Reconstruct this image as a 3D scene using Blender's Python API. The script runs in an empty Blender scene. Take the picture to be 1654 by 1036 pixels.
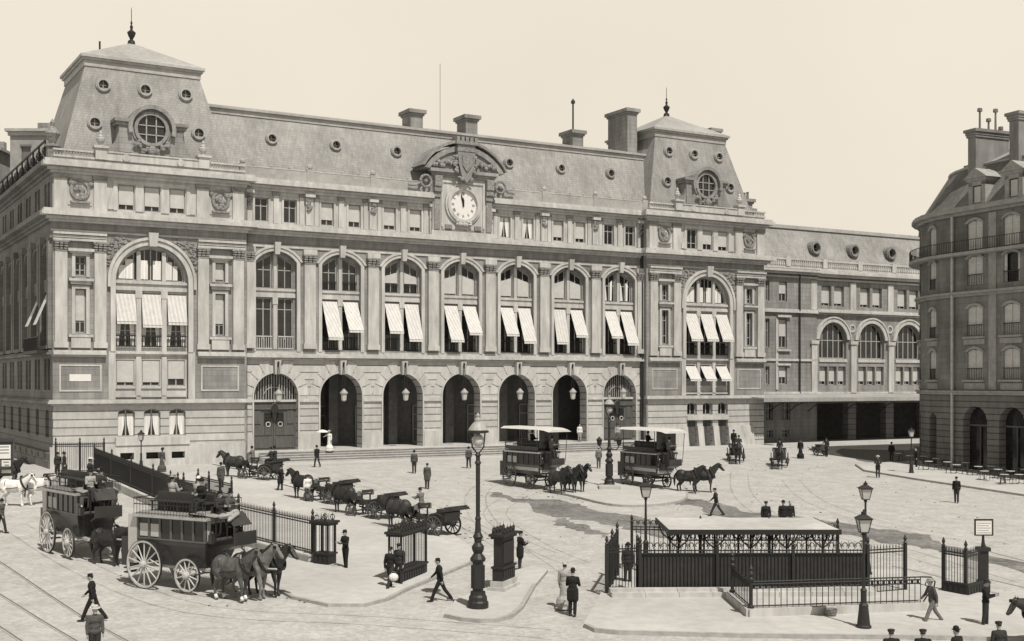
import bpy, bmesh, math, random
from mathutils import Vector, Matrix
from mathutils.geometry import tessellate_polygon
random.seed(7)
PI=math.pi; S=bpy.context.scene; COL=S.collection
# ---------------------------------------------------------------- frame of the place
# world: camera above the origin looking along +Y; the station front runs along direction E from corner C0
F=2011.; HV=618.; CZ=6.8; X0=-36.16; Y0=98.; EX,EY=.8637,.5040; RZ=math.atan2(EY,EX)
def ground_z(X,Y):
    w=(X-X0)*EY-(Y-Y0)*EX
    return -.035*max(0,w-10)
def G(u,v):                       # point of the sloping court seen at a place of the photograph
    k=(u-827)/F; q=(v-HV)/F; Y=CZ/q; X=k*Y; w=(X-X0)*EY-(Y-Y0)*EX
    if w>10:
        A=k*EY-EX; B=-X0*EY+Y0*EX
        Y=(CZ+.035*(B-10))/(q-.035*A); X=k*Y
    return Vector((X,Y,ground_z(X,Y)))
def L2W(t,w,z=0):                 # along the front, out from the front
    return Vector((X0+EX*t+EY*w, Y0+EY*t-EX*w, z))
def LG(t,w):
    p=L2W(t,w); p.z=ground_z(p.x,p.y); return p
# ---------------------------------------------------------------- materials
MATS={}
def base_nodes(name):
    m=bpy.data.materials.new(name); m.use_nodes=True; nt=m.node_tree; b=nt.nodes['Principled BSDF']
    return m,nt,b
def N(nt,t,**kw):
    n=nt.nodes.new(t)
    for k,v in kw.items():
        if k in n.inputs.keys() if isinstance(k,str) else False: n.inputs[k].default_value=v
        else: setattr(n,k,v)
    return n

def mat(name,val,rough=.8,ns=3.,amp=.25,bump=0,metal=0,streak=1.,row=0,bw=1.2,joint=.6,mort=.03,spec=.3,dirt=0,shift=.5,stripe=0,cell=0,camp=.15):
    if name in MATS: return MATS[name]
    m,nt,b=base_nodes(name); L=nt.links
    b.inputs['Roughness'].default_value=rough; b.inputs['Metallic'].default_value=metal
    b.inputs['Specular IOR Level'].default_value=spec
    tc=nt.nodes.new('ShaderNodeTexCoord'); mp=nt.nodes.new('ShaderNodeMapping'); mp.inputs['Scale'].default_value=(1,1,streak)
    L.new(tc.outputs['Object'],mp.inputs['Vector'])
    n1=nt.nodes.new('ShaderNodeTexNoise'); n1.inputs['Scale'].default_value=ns; n1.inputs['Detail'].default_value=6; n1.inputs['Roughness'].default_value=.62
    L.new(mp.outputs[0],n1.inputs['Vector'])
    mr=nt.nodes.new('ShaderNodeMapRange'); mr.inputs['From Min'].default_value=.25; mr.inputs['From Max'].default_value=.75
    mr.inputs['To Min'].default_value=val*(1-amp); mr.inputs['To Max'].default_value=val*(1+amp)
    L.new(n1.outputs['Fac'],mr.inputs['Value']); out=mr.outputs[0]
    def mul(a,bb):
        x=nt.nodes.new('ShaderNodeMath'); x.operation='MULTIPLY'; L.new(a,x.inputs[0])
        if isinstance(bb,float): x.inputs[1].default_value=bb
        else: L.new(bb,x.inputs[1])
        return x.outputs[0]
    if dirt:
        n2=nt.nodes.new('ShaderNodeTexNoise'); n2.inputs['Scale'].default_value=ns*.13; n2.inputs['Detail'].default_value=4
        L.new(tc.outputs['Object'],n2.inputs['Vector']); r2=nt.nodes.new('ShaderNodeMapRange')
        r2.inputs['From Min'].default_value=.3; r2.inputs['From Max'].default_value=.7; r2.inputs['To Min'].default_value=1-dirt; r2.inputs['To Max'].default_value=1+dirt*.5
        L.new(n2.outputs['Fac'],r2.inputs['Value']); out=mul(out,r2.outputs[0])
    hgt=n1.outputs['Fac']
    if cell:
        vo=nt.nodes.new('ShaderNodeTexVoronoi'); vo.inputs['Scale'].default_value=cell; L.new(tc.outputs['Object'],vo.inputs['Vector'])
        sc_=nt.nodes.new('ShaderNodeSeparateColor'); L.new(vo.outputs['Color'],sc_.inputs[0]); rv=nt.nodes.new('ShaderNodeMapRange'); rv.inputs['To Min'].default_value=1-camp; rv.inputs['To Max'].default_value=1+camp; L.new(sc_.outputs[0],rv.inputs['Value']); out=mul(out,rv.outputs[0])
    if row or stripe:
        sp=nt.nodes.new('ShaderNodeSeparateXYZ'); L.new(tc.outputs['Object'],sp.inputs[0])
        ad=nt.nodes.new('ShaderNodeMath'); ad.operation='ADD'; L.new(sp.outputs[0],ad.inputs[0]); L.new(sp.outputs[1],ad.inputs[1])
        cb=nt.nodes.new('ShaderNodeCombineXYZ'); L.new(ad.outputs[0],cb.inputs[0]); L.new(sp.outputs[2],cb.inputs[1])
    if row:
        br=nt.nodes.new('ShaderNodeTexBrick'); br.offset=shift
        for k,v in (('Scale',1),('Mortar Size',mort),('Brick Width',bw),('Row Height',row),('Mortar Smooth',.1),('Bias',0)): br.inputs[k].default_value=v
        br.inputs['Color1'].default_value=(1,1,1,1); br.inputs['Color2'].default_value=(.86,.86,.86,1); br.inputs['Mortar'].default_value=(joint,)*3+(1,)
        L.new(cb.outputs[0],br.inputs['Vector']); out=mul(out,br.outputs['Color'])
    if stripe:
        wv=nt.nodes.new('ShaderNodeMath'); wv.operation='PINGPONG'; wv.inputs[1].default_value=stripe; L.new(ad.outputs[0],wv.inputs[0])
        cr=nt.nodes.new('ShaderNodeMapRange'); cr.inputs['From Min'].default_value=stripe*.45; cr.inputs['From Max'].default_value=stripe*.55; cr.inputs['To Min'].default_value=.84; cr.inputs['To Max'].default_value=1
        L.new(wv.outputs[0],cr.inputs['Value']); out=mul(out,cr.outputs[0])
    cc=nt.nodes.new('ShaderNodeCombineColor'); L.new(out,cc.inputs[0]); L.new(out,cc.inputs[1]); L.new(mul(out,.985),cc.inputs[2])
    L.new(cc.outputs[0],b.inputs['Base Color'])
    if bump:
        bp=nt.nodes.new('ShaderNodeBump'); bp.inputs['Strength'].default_value=bump; bp.inputs['Distance'].default_value=.05
        L.new(hgt,bp.inputs['Height']); L.new(bp.outputs[0],b.inputs['Normal'])
    MATS[name]=m; return m
STONE=mat('ashlar_stone',.25,.9,1.6,.34,.4,streak=.14,row=.46,bw=1.3,joint=.72,mort=.025,dirt=.22)
STONE_L=mat('pale_stone',.42,.9,2.2,.26,.35,streak=.2,dirt=.16)
STONE_D=mat('shaded_ashlar_stone',.2,.9,1.3,.3,.4,streak=.25,row=.46,bw=1.3,joint=.75,mort=.025,dirt=.3)  # darker copy of the ashlar, side wall's shade put into its colour
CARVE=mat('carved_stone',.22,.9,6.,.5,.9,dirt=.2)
RUST=mat('banded_stone',.43,.9,2.0,.2,.3,streak=.5,row=.64,bw=400,joint=.3,mort=.05,dirt=.12)
RUST_D=mat('banded_stone_dark',.18,.9,1.5,.2,.3,streak=.5,row=.64,bw=400,joint=.45,mort=.045,dirt=.2)  # darker copy of the banded stone, with the side wall's shade painted in
SLATE=mat('slate',.285,.7,2.4,.22,.3,streak=.12,row=.22,bw=.35,joint=.72,mort=.02,dirt=.2)
SLATE_D=mat('dark_slate',.17,.7,2.,.25,.3,streak=.35,row=.22,bw=.35,joint=.7,mort=.02,dirt=.25)
ZINC=mat('zinc_sheet',.33,.55,2.,.2,.1,dirt=.2)
GLASS=mat('window_glass',.02,.12,1.,.6,spec=.5)
WOODW=mat('painted_window_wood',.30,.6,6.,.15)
DOORM=mat('old_oak',.085,.7,8.,.3,.3,streak=.1)
IRON=mat('painted_iron',.018,.55,9.,.3,spec=.4)
CLOTHW=mat('awning_canvas',.56,.9,3.,.14,.1,stripe=.16)
BLIND=mat('window_blind',.43,.9,2.,.12,.1)
CURT=mat('curtain_cloth',.6,.9,9.,.3,.3,streak=.05)
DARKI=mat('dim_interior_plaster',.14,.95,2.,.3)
WHITE=mat('white_enamel',.62,.5,3.,.06)
# ---------------------------------------------------------------- mesh builder
class MB:
    def __init__(s): s.v=[]; s.f=[]; s.mi=[]; s.M=Matrix.Identity(4); s.k=0
    def add(s,vs,fs):
        b=len(s.v); M=s.M; s.v+=[M@Vector(p) for p in vs]; s.f+=[tuple(b+i for i in f) for f in fs]; s.mi+=[s.k]*len(fs); return s
    def box(s,x0,x1,y0,y1,z0,z1):
        return s.add([(x0,y0,z0),(x1,y0,z0),(x1,y1,z0),(x0,y1,z0),(x0,y0,z1),(x1,y0,z1),(x1,y1,z1),(x0,y1,z1)],
            [(0,3,2,1),(4,5,6,7),(0,1,5,4),(1,2,6,5),(2,3,7,6),(3,0,4,7)])
    def hexa(s,b,t):              # bottom and top quads
        return s.add(list(b)+list(t),[(0,3,2,1),(4,5,6,7),(0,1,5,4),(1,2,6,5),(2,3,7,6),(3,0,4,7)])
    def bar(s,p,q,r,r2=None,n=6,cap=True):
        p=Vector(p); q=Vector(q); r2=r if r2 is None else r2; d=(q-p)
        if d.length<1e-6: return s
        d.normalize(); a=d.orthogonal().normalized(); b=d.cross(a)
        vs=[]
        for c,rr in ((p,r),(q,r2)):
            for i in range(n):
                an=2*PI*(i+.5)/n; vs.append(c+(a*math.cos(an)+b*math.sin(an))*rr)
        fs=[(i,(i+1)%n,n+(i+1)%n,n+i) for i in range(n)]
        if cap: fs+=[tuple(range(n))[::-1],tuple(range(n,2*n))]
        return s.add(vs,fs)
    def tube(s,pts,r,n=6):
        for a,b in zip(pts[:-1],pts[1:]): s.bar(a,b,r,n=n)
        return s
    def lathe(s,prof,c=(0,0,0),n=12,ax='z'):
        vs=[]
        for r,z in prof:
            for i in range(n):
                a=2*PI*i/n; x,y=max(r,.0005)*math.cos(a),max(r,.0005)*math.sin(a)
                p={'z':(x,y,z),'y':(x,z,y),'x':(z,x,y)}[ax]
                vs.append((c[0]+p[0],c[1]+p[1],c[2]+p[2]))
        fs=[]
        for j in range(len(prof)-1):
            for i in range(n):
                a=j*n+i; b=j*n+(i+1)%n; fs.append((a,b,b+n,a+n))
        fs.append(tuple(range(n))[::-1]); fs.append(tuple(range((len(prof)-1)*n,len(prof)*n)))
        return s.add(vs,fs)
    def ball(s,c,r,n=10,m=7):
        rx,ry,rz=(r,r,r) if not hasattr(r,'__len__') else r
        vs=[];fs=[]
        for j in range(m+1):
            ph=PI*j/m
            for i in range(n):
                a=2*PI*i/n; vs.append((c[0]+rx*math.sin(ph)*math.cos(a),c[1]+ry*math.sin(ph)*math.sin(a),c[2]-rz*math.cos(ph)))
        for j in range(m):
            for i in range(n):
                a=j*n+i;b=j*n+(i+1)%n; fs.append((a,b,b+n,a+n))
        return s.add(vs,fs)
    def prism(s,poly,y0,y1,ax='y'):      # outline in (x,z) given a thickness in y  (or (x,y) with thickness in z)
        n=len(poly); P=(lambda a,b,c:(a,c,b)) if ax=='y' else ((lambda a,b,c:(a,b,c)) if ax=='z' else (lambda a,b,c:(c,a,b)))
        vs=[P(a,b,y0) for a,b in poly]+[P(a,b,y1) for a,b in poly]
        fs=[(i,(i+1)%n,n+(i+1)%n,n+i) for i in range(n)]
        for t in tessellate_polygon([[Vector((a,b,0)) for a,b in poly]]): fs.append(tuple(t)); fs.append(tuple(n+i for i in t[::-1]))
        return s.add(vs,fs)
    def wall(s,outer,holes,y,depth):     # wall face with openings and their reveals
        loops=[outer]+holes; flat=[p for l in loops for p in l]
        tr=tessellate_polygon([[Vector((a,b,0)) for a,b in l] for l in loops])
        s.add([(a,y,b) for a,b in flat],[tuple(t) for t in tr])
        for h in holes:
            n=len(h); s.add([(a,y,b) for a,b in h]+[(a,y+depth,b) for a,b in h],[(i,(i+1)%n,n+(i+1)%n,n+i) for i in range(n)])
        return s
    def strip(s,inner,outer,y0,y1):
        n=len(inner); vs=[(a,y0,b) for a,b in inner]+[(a,y0,b) for a,b in outer]+[(a,y1,b) for a,b in inner]+[(a,y1,b) for a,b in outer]
        fs=[]
        for i in range(n-1):
            fs+=[(i,i+1,n+i+1,n+i),(n+i,n+i+1,3*n+i+1,3*n+i),(i,2*n+i,2*n+i+1,i+1)]
        fs+=[(0,n,3*n,2*n),(n-1,3*n-1,4*n-1,2*n-1)]
        return s.add(vs,fs)
    def poly(s,pts): return s.add(pts,[tuple(range(len(pts)))])
    def cut(s):                   # what follows is a separate piece
        if not hasattr(s,'cuts'): s.cuts=[(0,0)]
        if s.cuts[-1]!=(len(s.v),len(s.f)): s.cuts.append((len(s.v),len(s.f)))
    def build(s,name,ms,parent=None,smooth=False,loc=None,rz=None):
        if getattr(s,'cuts',None) and len(s.cuts)>1:
            cs=s.cuts+[(len(s.v),len(s.f))]; out=None
            for (v0,f0),(v1,f1) in zip(cs[:-1],cs[1:]):
                if f1>f0:
                    q=MB(); q.v=s.v[v0:v1]; q.f=[tuple(i-v0 for i in f) for f in s.f[f0:f1]]; q.mi=s.mi[f0:f1]
                    o=q.build(name,ms,parent,smooth,loc,rz); out=out or o
            return out
        me=bpy.data.meshes.new(name); me.from_pydata([tuple(p) for p in s.v],[],s.f)
        if not isinstance(ms,(list,tuple)): ms=[ms]
        for m in ms: me.materials.append(m)
        if len(ms)>1: me.polygons.foreach_set('material_index',s.mi)
        bm=bmesh.new(); bm.from_mesh(me); bmesh.ops.recalc_face_normals(bm,faces=bm.faces); bm.to_mesh(me); bm.free()
        if smooth: me.polygons.foreach_set('use_smooth',[True]*len(me.polygons))
        o=bpy.data.objects.new(name,me); COL.objects.link(o)
        if parent: o.parent=parent
        if loc is not None: o.location=loc
        if rz is not None: o.rotation_euler=(0,0,rz)
        return o
def tag(o,label,cat,group=None,kind=None):
    if label: o['label']=label
    if cat: o['category']=cat
    if group: o['group']=group
    if kind: o['kind']=kind
    return o
def thing(name,label,cat,loc=(0,0,0),rz=0,group=None,sc=1):
    o=bpy.data.objects.new(name,None); COL.objects.link(o); o.location=loc; o.rotation_euler=(0,0,rz); o.scale=(sc,sc,sc); o.empty_display_size=.3
    return tag(o,label,cat,group)
def copy_tree(o,parent=None):
    c=o.copy(); COL.objects.link(c)
    if parent: c.parent=parent
    for ch in list(o.children):
        copy_tree(ch,c)
    return c
def rect(a,b,c,d): return [(a,c),(b,c),(b,d),(a,d)]
def arc(c,hw,zs,rise,n=14):
    if rise>=hw*.95: return [(c-hw*math.cos(PI*i/n),zs+rise*math.sin(PI*i/n)) for i in range(n+1)]
    R=(hw*hw+rise*rise)/(2*rise); a0=math.asin(min(1,hw/R)); return [(c+R*math.sin(-a0+2*a0*i/n),zs+rise-R+R*math.cos(-a0+2*a0*i/n)) for i in range(n+1)]
def path(c,hw,zb,zs,rise,n=14):
    if rise<=0: return [(c-hw,zb),(c-hw,zs),(c+hw,zs),(c+hw,zb)]
    return [(c-hw,zb)]+arc(c,hw,zs,rise,n)+[(c+hw,zb)]
def window(par,c,hw,zb,zs,rise,y,mull=(0,),bars=(.7,),fr=.09,blind=0,curt=0,rail=0,m=WOODW,name='window',bal=0):
    mb=MB(); p=path(c,hw,zb,zs,rise,8); q=path(c,hw-fr,zb+fr,zs-(fr if rise<=0 else 0),max(0,rise-fr),8)
    mb.strip(q,p,y,y+.1); mb.box(c-hw+fr,c+hw-fr,y,y+.1,zb,zb+fr)
    top=zs+rise
    for x in mull:
        xx=c+x*hw; tz=zs+(rise*math.sqrt(max(0,1-x*x)) if rise>0 else 0)-fr
        mb.box(xx-fr*.55,xx+fr*.55,y+.01,y+.09,zb+fr,tz)
    for t in bars:
        z=zb+(top-zb)*t; w=hw-fr
        if z>zs and rise>0: w=hw*math.sqrt(max(.05,1-((z-zs)/rise)**2))-fr
        mb.box(c-w,c+w,y+.015,y+.085,z-fr*.4,z+fr*.4)
    o=mb.build(name,m,par)
    MB().add([(a,y+.06,b) for a,b in p],[tuple(range(len(p)))]).build('pane',GLASS,o)
    if blind:
        zt=zs-fr if rise<=0 else zs+rise*.55
        MB().box(c-hw+fr,c+hw-fr,y-.06,y-.03,top-(top-zb)*blind,zt).build('blind',BLIND,o)
    if curt:
        cb=MB(); w=hw-fr
        for s_ in (-1,1):
            a=[(c+s_*w,zb+fr),(c+s_*w*(1-curt*.6),zb+fr),(c+s_*w*(1-curt),(zb+zs)/2),(c+s_*w*.12,zs-fr),(c+s_*w,zs-fr)]
            cb.add([(x,y-.012,z) for x,z in a],[tuple(range(5))])
        cb.build('curtain',CURT,o)
    if rail:                      # iron or stone balustrade in front of the window foot
        rb=MB(); rb.box(c-hw,c+hw,y-.3,y-.18,zb+rail-.1,zb+rail); rb.box(c-hw,c+hw,y-.3,y-.18,zb,zb+.1)
        n=max(4,int(2*hw/.2))
        for i in range(n):
            x=c-hw+(i+.5)*2*hw/n; rb.bar((x,y-.24,zb+.1),(x,y-.24,zb+rail-.1),.045 if bal else .025,n=4,cap=False)
        rb.build('window_rail',STONE_L if bal else IRON,o)
    return o
def awning(par,c,hw,zt,drop,out,y,skew=0,m=None):
    mb=MB(); a=[(c-hw,y,zt),(c+hw,y,zt),(c+hw+skew,y-out,zt-drop),(c-hw+skew,y-out,zt-drop)]
    n=6; top=[];
    rows=[]
    for j in range(n+1):
        f=j/n; sag=.05*math.sin(PI*f)
        rows.append([(c-hw+skew*f,y-out*f,zt-drop*f+sag*0-sag),(c+hw+skew*f,y-out*f,zt-drop*f-sag)])
    vs=[p for r in rows for p in r]; vs+=[(x,yy+.015,z-.015) for x,yy,z in vs]; k=2*(n+1)
    fs=[]
    for j in range(n):
        i=2*j; fs+=[(i,i+1,i+3,i+2),(k+i,k+i+2,k+i+3,k+i+1),(i,i+2,k+i+2,k+i),(i+1,k+i+1,k+i+3,i+3)]
    mb.add(vs,fs); x0,x1=c-hw+skew,c+hw+skew
    mb.box(x0,x1,y-out-.012,y-out+.012,zt-drop-.22,zt-drop-.04)
    o=mb.build('awning',m or CLOTHW,par)
    MB().bar((x0,y-out,zt-drop-.04),(c-hw,y,zt-drop-.3),.02,n=4).bar((x1,y-out,zt-drop-.04),(c+hw,y,zt-drop-.3),.02,n=4).build('awning_arm',IRON,o)
    return o
def roundwin(par,x,z,y,r,tilt=0,out=.35,m=None):  # oculus standing out of a roof slope
    mb=MB(); n=18
    for r0,r1,y0,y1 in ((r,r*1.28,-out,0.5),(r*1.28,r*1.5,-out+.12,.5)):
        i_=[(x+r0*math.cos(2*PI*i/n),z+r0*math.sin(2*PI*i/n)) for i in range(n+1)]; o_=[(x+r1*math.cos(2*PI*i/n),z+r1*math.sin(2*PI*i/n)) for i in range(n+1)]
        mb.strip(i_,o_,y+y0,y+y1)
    o=mb.build('oculus',m or ZINC,par)
    MB().add([(x+r*math.cos(2*PI*i/n),y-.05,z+r*math.sin(2*PI*i/n)) for i in range(n)],[tuple(range(n))]).build('pane',GLASS,o)
    fb=MB(); fb.box(x-.03,x+.03,y-.1,y-.07,z-r,z+r); fb.box(x-r,x+r,y-.1,y-.07,z-.03,z+.03); fb.build('glazing_bar',WOODW,o)
    return o
def cornice(mb,x0,x1,y,prof,ret=True):   # stacked mouldings: (z0,z1,projection)
    for z0,z1,p in prof: mb.box(x0-(p if ret else 0),x1+(p if ret else 0),y-p,y+.05,z0,z1)
# ================================================================ living figures: overlapping volumes fused into one skin
ORG={}
def fuse(name,parts,vox,smooth=2,extra=None):
    if name in ORG: return ORG[name]
    mb=MB()
    for p in parts:
        if p[0]=='c':
            _,a,b,r1,r2=p; a=Vector(a); b=Vector(b); mb.bar(a,b,r1,r2,n=10); mb.ball(a,r1,10,6); mb.ball(b,r2,10,6)
        else:
            _,c,r=p[:3]; rx=p[3] if len(p)>3 else 0
            old=mb.M; mb.M=Matrix.Translation(c)@Matrix.Rotation(rx,4,'X'); mb.ball((0,0,0),r,12,8); mb.M=old
    me=bpy.data.meshes.new(name+'_raw'); me.from_pydata([tuple(v) for v in mb.v],[],mb.f)
    bm=bmesh.new(); bm.from_mesh(me); bmesh.ops.recalc_face_normals(bm,faces=bm.faces); bm.to_mesh(me); bm.free()
    o=bpy.data.objects.new(name+'_raw',me); COL.objects.link(o)
    m=o.modifiers.new('r','REMESH'); m.mode='VOXEL'; m.voxel_size=vox; m.use_smooth_shade=True
    s=o.modifiers.new('s','SMOOTH'); s.factor=.5; s.iterations=smooth
    dg=bpy.context.evaluated_depsgraph_get(); out=bpy.data.meshes.new_from_object(o.evaluated_get(dg),depsgraph=dg); out.name=name
    bpy.data.objects.remove(o); bpy.data.meshes.remove(me)
    if extra:                     # fingers, too thin for the fusing grid, rooted inside the palm of the same mesh
        bm=bmesh.new(); bm.from_mesh(out)
        for vs,fs in [(extra.v,extra.f)]:
            bv=[bm.verts.new(v) for v in vs]
            for f in fs:
                try: bm.faces.new([bv[i] for i in f])
                except ValueError: pass
        bm.to_mesh(out); bm.free()
    out.polygons.foreach_set('use_smooth',[True]*len(out.polygons))
    out.materials.clear(); out.materials.append(None)
    ORG[name]=out; return out
def inst(name,me,m,parent,loc=None):
    o=bpy.data.objects.new(name,me); COL.objects.link(o); o.parent=parent
    if loc: o.location=loc
    if not me.materials: me.materials.append(None)
    o.material_slots[0].link='OBJECT'; o.material_slots[0].material=m
    return o
SKIN=mat('skin',.33,.6,8.,.08); HAIRM=mat('dark_hair',.03,.7); BEARD=mat('grey_beard',.3,.8); SHOE=mat('black_leather',.02,.4)
CL={k:mat('cloth_%s'%k,v,.9,14.,.3,.8) for k,v in dict(black=.014,dark=.03,mid=.07,grey=.14,light=.30,white=.62,straw=.45).items()}
def V(*a): return Vector(a)
def skel(pose):
    P=dict(stand=dict(l=(3,4),r=(-3,2),al=(2,12),ar=(-3,14)),wide=dict(l=(2,2),r=(-2,2),al=(-12,35),ar=(-10,30)),
      walk=dict(l=(27,6),r=(-24,14),al=(-20,15),ar=(22,25)),step=dict(l=(16,5),r=(-15,14),al=(-10,12),ar=(12,22)),
      reach=dict(l=(6,4),r=(-8,5),al=(5,12),ar=(62,15)),fold=dict(l=(3,3),r=(-4,3),al=(15,95),ar=(18,88)),
      sit=dict(l=(78,70),r=(82,74),al=(22,70),ar=(18,80)),drive=dict(l=(66,50),r=(70,54),al=(38,62),ar=(34,66)))[pose]
    R=math.radians; sk={}; hz=0
    d=lambda a:V(0,math.sin(a),-math.cos(a))
    legs=[]
    for s,k in ((-1,'l'),(1,'r')):
        a,b=map(R,P[k]); k1=d(a)*.43; k2=k1+d(a-b)*.42; legs.append((s,k1,k2,a-b))
    if pose in('sit','drive'): hz=.12
    else: hz=.085-min(l[2].z for l in legs)
    sk['hz']=hz; H=V(0,0,hz); sk['legs']=[]
    for s,k1,k2,a in legs:
        h=H+V(.095*s,0,0); sk['legs'].append((s,h,h+k1,h+k2,a))
    lean=R(6 if pose in('walk',) else (8 if pose=='drive' else 1)); up=V(0,math.sin(lean),math.cos(lean)); sk['up']=up
    sk['chest']=H+up*.38; sk['neck']=H+up*.555; sk['head']=H+up*.70+V(0,.015,0); sk['H']=H; sk['arms']=[]
    for s,k in ((-1,'al'),(1,'ar')):
        a,b=map(R,P[k]); sh=H+up*.49+V(.185*s,0,0); out=V(.05*s,0,0); el=sh+d(a)*.28+out; wr=el+d(a+b)*.25+V(-.12*s if b>R(50) else .0,0,0); sk['arms'].append((s,sh,el,wr,d(a+b)))
    return sk
def body_mesh(pose):
    n='body_'+pose
    if n in ORG: return ORG[n]
    k=skel(pose); p=[]; ex=MB()
    p+=[('e',k['H']+V(0,0,.02),(.15,.11,.12)),('e',k['H']+k['up']*.2,(.13,.095,.16)),('e',k['chest'],(.165,.11,.17)),('c',k['chest']+k['up']*.1,k['neck']+k['up']*.06,.06,.055)]
    h=k['head']; p+=[('e',h,(.073,.092,.115)),('e',h+V(0,.035,-.06),(.052,.055,.06)),('c',h+V(0,.085,.0),h+V(0,.108,-.025),.012,.016),('e',h+V(.074,0,-.005),(.014,.022,.032)),('e',h+V(-.074,0,-.005),(.014,.022,.032)),('c',h+V(-.02,.087,-.058),h+V(.02,.087,-.058),.01,.01),('c',h+V(-.04,.082,.025),h+V(.04,.082,.025),.012,.012)]
    for s,hp,kn,an,a in k['legs']:
        p+=[('c',hp,kn,.085,.055),('c',kn,an,.055,.038),('c',kn*.6+an*.4+V(0,-.02,0),kn*.35+an*.65+V(0,-.01,0),.05,.04),('c',an+V(0,-.03,-.04),an+V(0,.13,-.05),.035,.032)]
    for s,sh,el,wr,dd in k['arms']:
        p+=[('c',sh,el,.052,.04),('c',el,wr,.04,.027)]
        pc=wr+dd*.05; p+=[('e',pc,(.022,.04,.045))]
        side=V(0,1,0) if abs(dd.z)>.5 else V(0,0,1)
        side=(side-dd*side.dot(dd)).normalized(); inw=V(-s,0,0)
        for i,(o,l) in enumerate(((-.03,.062),(-.01,.075),(.01,.08),(.03,.07))):
            q0=pc+dd*.03-side*o*.95*-1; q1=q0+dd*l*.55+inw*.008; q2=q1+(dd*.75+inw*.65).normalized()*l*.5
            ex.bar(q0,q1,.0095,.009,n=6); ex.bar(q1,q2,.009,.007,n=6)
        t0=pc+side*.03-dd*.02; t1=t0+(side+dd*.6).normalized()*.035; ex.bar(t0,t1,.011,.01,n=6); ex.bar(t1,t1+dd*.03+inw*.008,.01,.008,n=6)
    for s in (-1,1): ex.ball(h+V(.028*s,.082,.008),(.012,.01,.008),8,6)
    return fuse(n,p,.014,1,ex)
def cloth(pose,kind):
    n=kind+'_'+pose
    if n in ORG: return ORG[n]
    k=skel(pose); p=[]; H=k['H']; up=k['up']
    if kind=='trousers':
        p+=[('e',H+V(0,0,.03),(.175,.13,.13))]
        for s,hp,kn,an,a in k['legs']: p+=[('c',hp,kn,.105,.075),('c',kn,an+(kn-an)*.1,.075,.066)]
    elif kind in('jacket','frock','blouse'):
        p+=[('e',k['chest']+up*.02,(.2,.14,.17)),('e',H+up*.2,(.165,.13,.18)),('e',H+up*.04,(.185,.14,.13)),('c',k['arms'][0][1]+V(.03,0,.0),k['arms'][1][1]+V(-.03,0,0),.072,.072),('c',k['chest']+up*.1,k['neck'],.075,.066)]
        if kind=='frock':
            for s,hp,kn,an,a in k['legs']: p+=[('c',hp+V(0,0,.05),hp*.35+kn*.65,.13,.135),('c',H+V(0,0,.05),(k['legs'][0][2]+k['legs'][1][2])*.32+H*.36,.14,.13)]
        for s,sh,el,wr,dd in k['arms']: p+=[('c',sh,el,.07,.056),('c',el,wr-dd*.01,.056,.042)]
        if kind=='blouse': p+=[('e',H+up*.1,(.2,.16,.16))]
    elif kind=='shoes':
        for s,hp,kn,an,a in k['legs']: p+=[('c',an+V(0,-.04,-.035),an+V(0,.15,-.045),.045,.038),('c',an+V(0,0,.03),an,.048,.048)]
    elif kind=='skirt':
        z=H.z; q=[(V(0,0,z+.1),.12),(V(0,-.02,z-.08),.165),(V(0,-.02,z*.55),.2),(V(0,-.03,z*.25),.27),(V(0,-.04,.24),.34)]
        for (c0,r0),(c1,r1) in zip(q[:-1],q[1:]): p+=[('c',c0,c1,r0,r1)]
        p=[('c' if x[0]=='c' else x[0],)+x[1:] for x in p]+[('e',V(0,-.05,.06),(.37,.4,.06))]
    return fuse(n,p,.02,2)
def hat(kind,h,par,m=None):
    hx,hy,hz=h; mb=MB(); c=(0,0,0)
    if kind=='bowler': mb.lathe([(.13,.06),(.145,.075),(.13,.07),(.092,.07),(.09,.12),(.07,.165),(.02,.185)],n=14); mm=CL['black']
    elif kind=='top': mb.lathe([(.12,.06),(.135,.075),(.12,.072),(.088,.075),(.085,.14),(.092,.23),(.01,.232)],n=14); mm=CL['black']
    elif kind=='boater': mb.lathe([(.165,.07),(.167,.082),(.1,.083),(.1,.15),(.01,.155)],n=16); mm=CL['straw']
    elif kind=='kepi': mb.lathe([(.094,.04),(.092,.12),(.085,.14),(.01,.142)],n=12); mb.hexa([(-.06,.07,.045),(.06,.07,.045),(.05,.15,.03),(-.05,.15,.03)],[(-.06,.07,.055),(.06,.07,.055),(.05,.15,.038),(-.05,.15,.038)]); mm=CL['black']
    elif kind=='cap': mb.lathe([(.092,.04),(.11,.09),(.115,.115),(.06,.135),(.01,.137)],n=12); mb.hexa([(-.06,.07,.045),(.06,.07,.045),(.05,.14,.035),(-.05,.14,.035)],[(-.06,.07,.055),(.06,.07,.055),(.05,.14,.043),(-.05,.14,.043)]); mm=CL['dark']
    else: mb.lathe([(.2,.07),(.21,.085),(.12,.09),(.11,.17),(.05,.19),(.01,.19)],n=16); mb.ball((.08,-.02,.17),(.07,.08,.06),7,5); mb.ball((-.06,.04,.17),(.06,.06,.05),7,5); mm=CL['dark']
    o=mb.build('hat',m or mm,par,smooth=False); o.location=(hx,hy,hz); o.rotation_euler=(math.radians(-6),0,0); return o
NP=[0]
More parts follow.
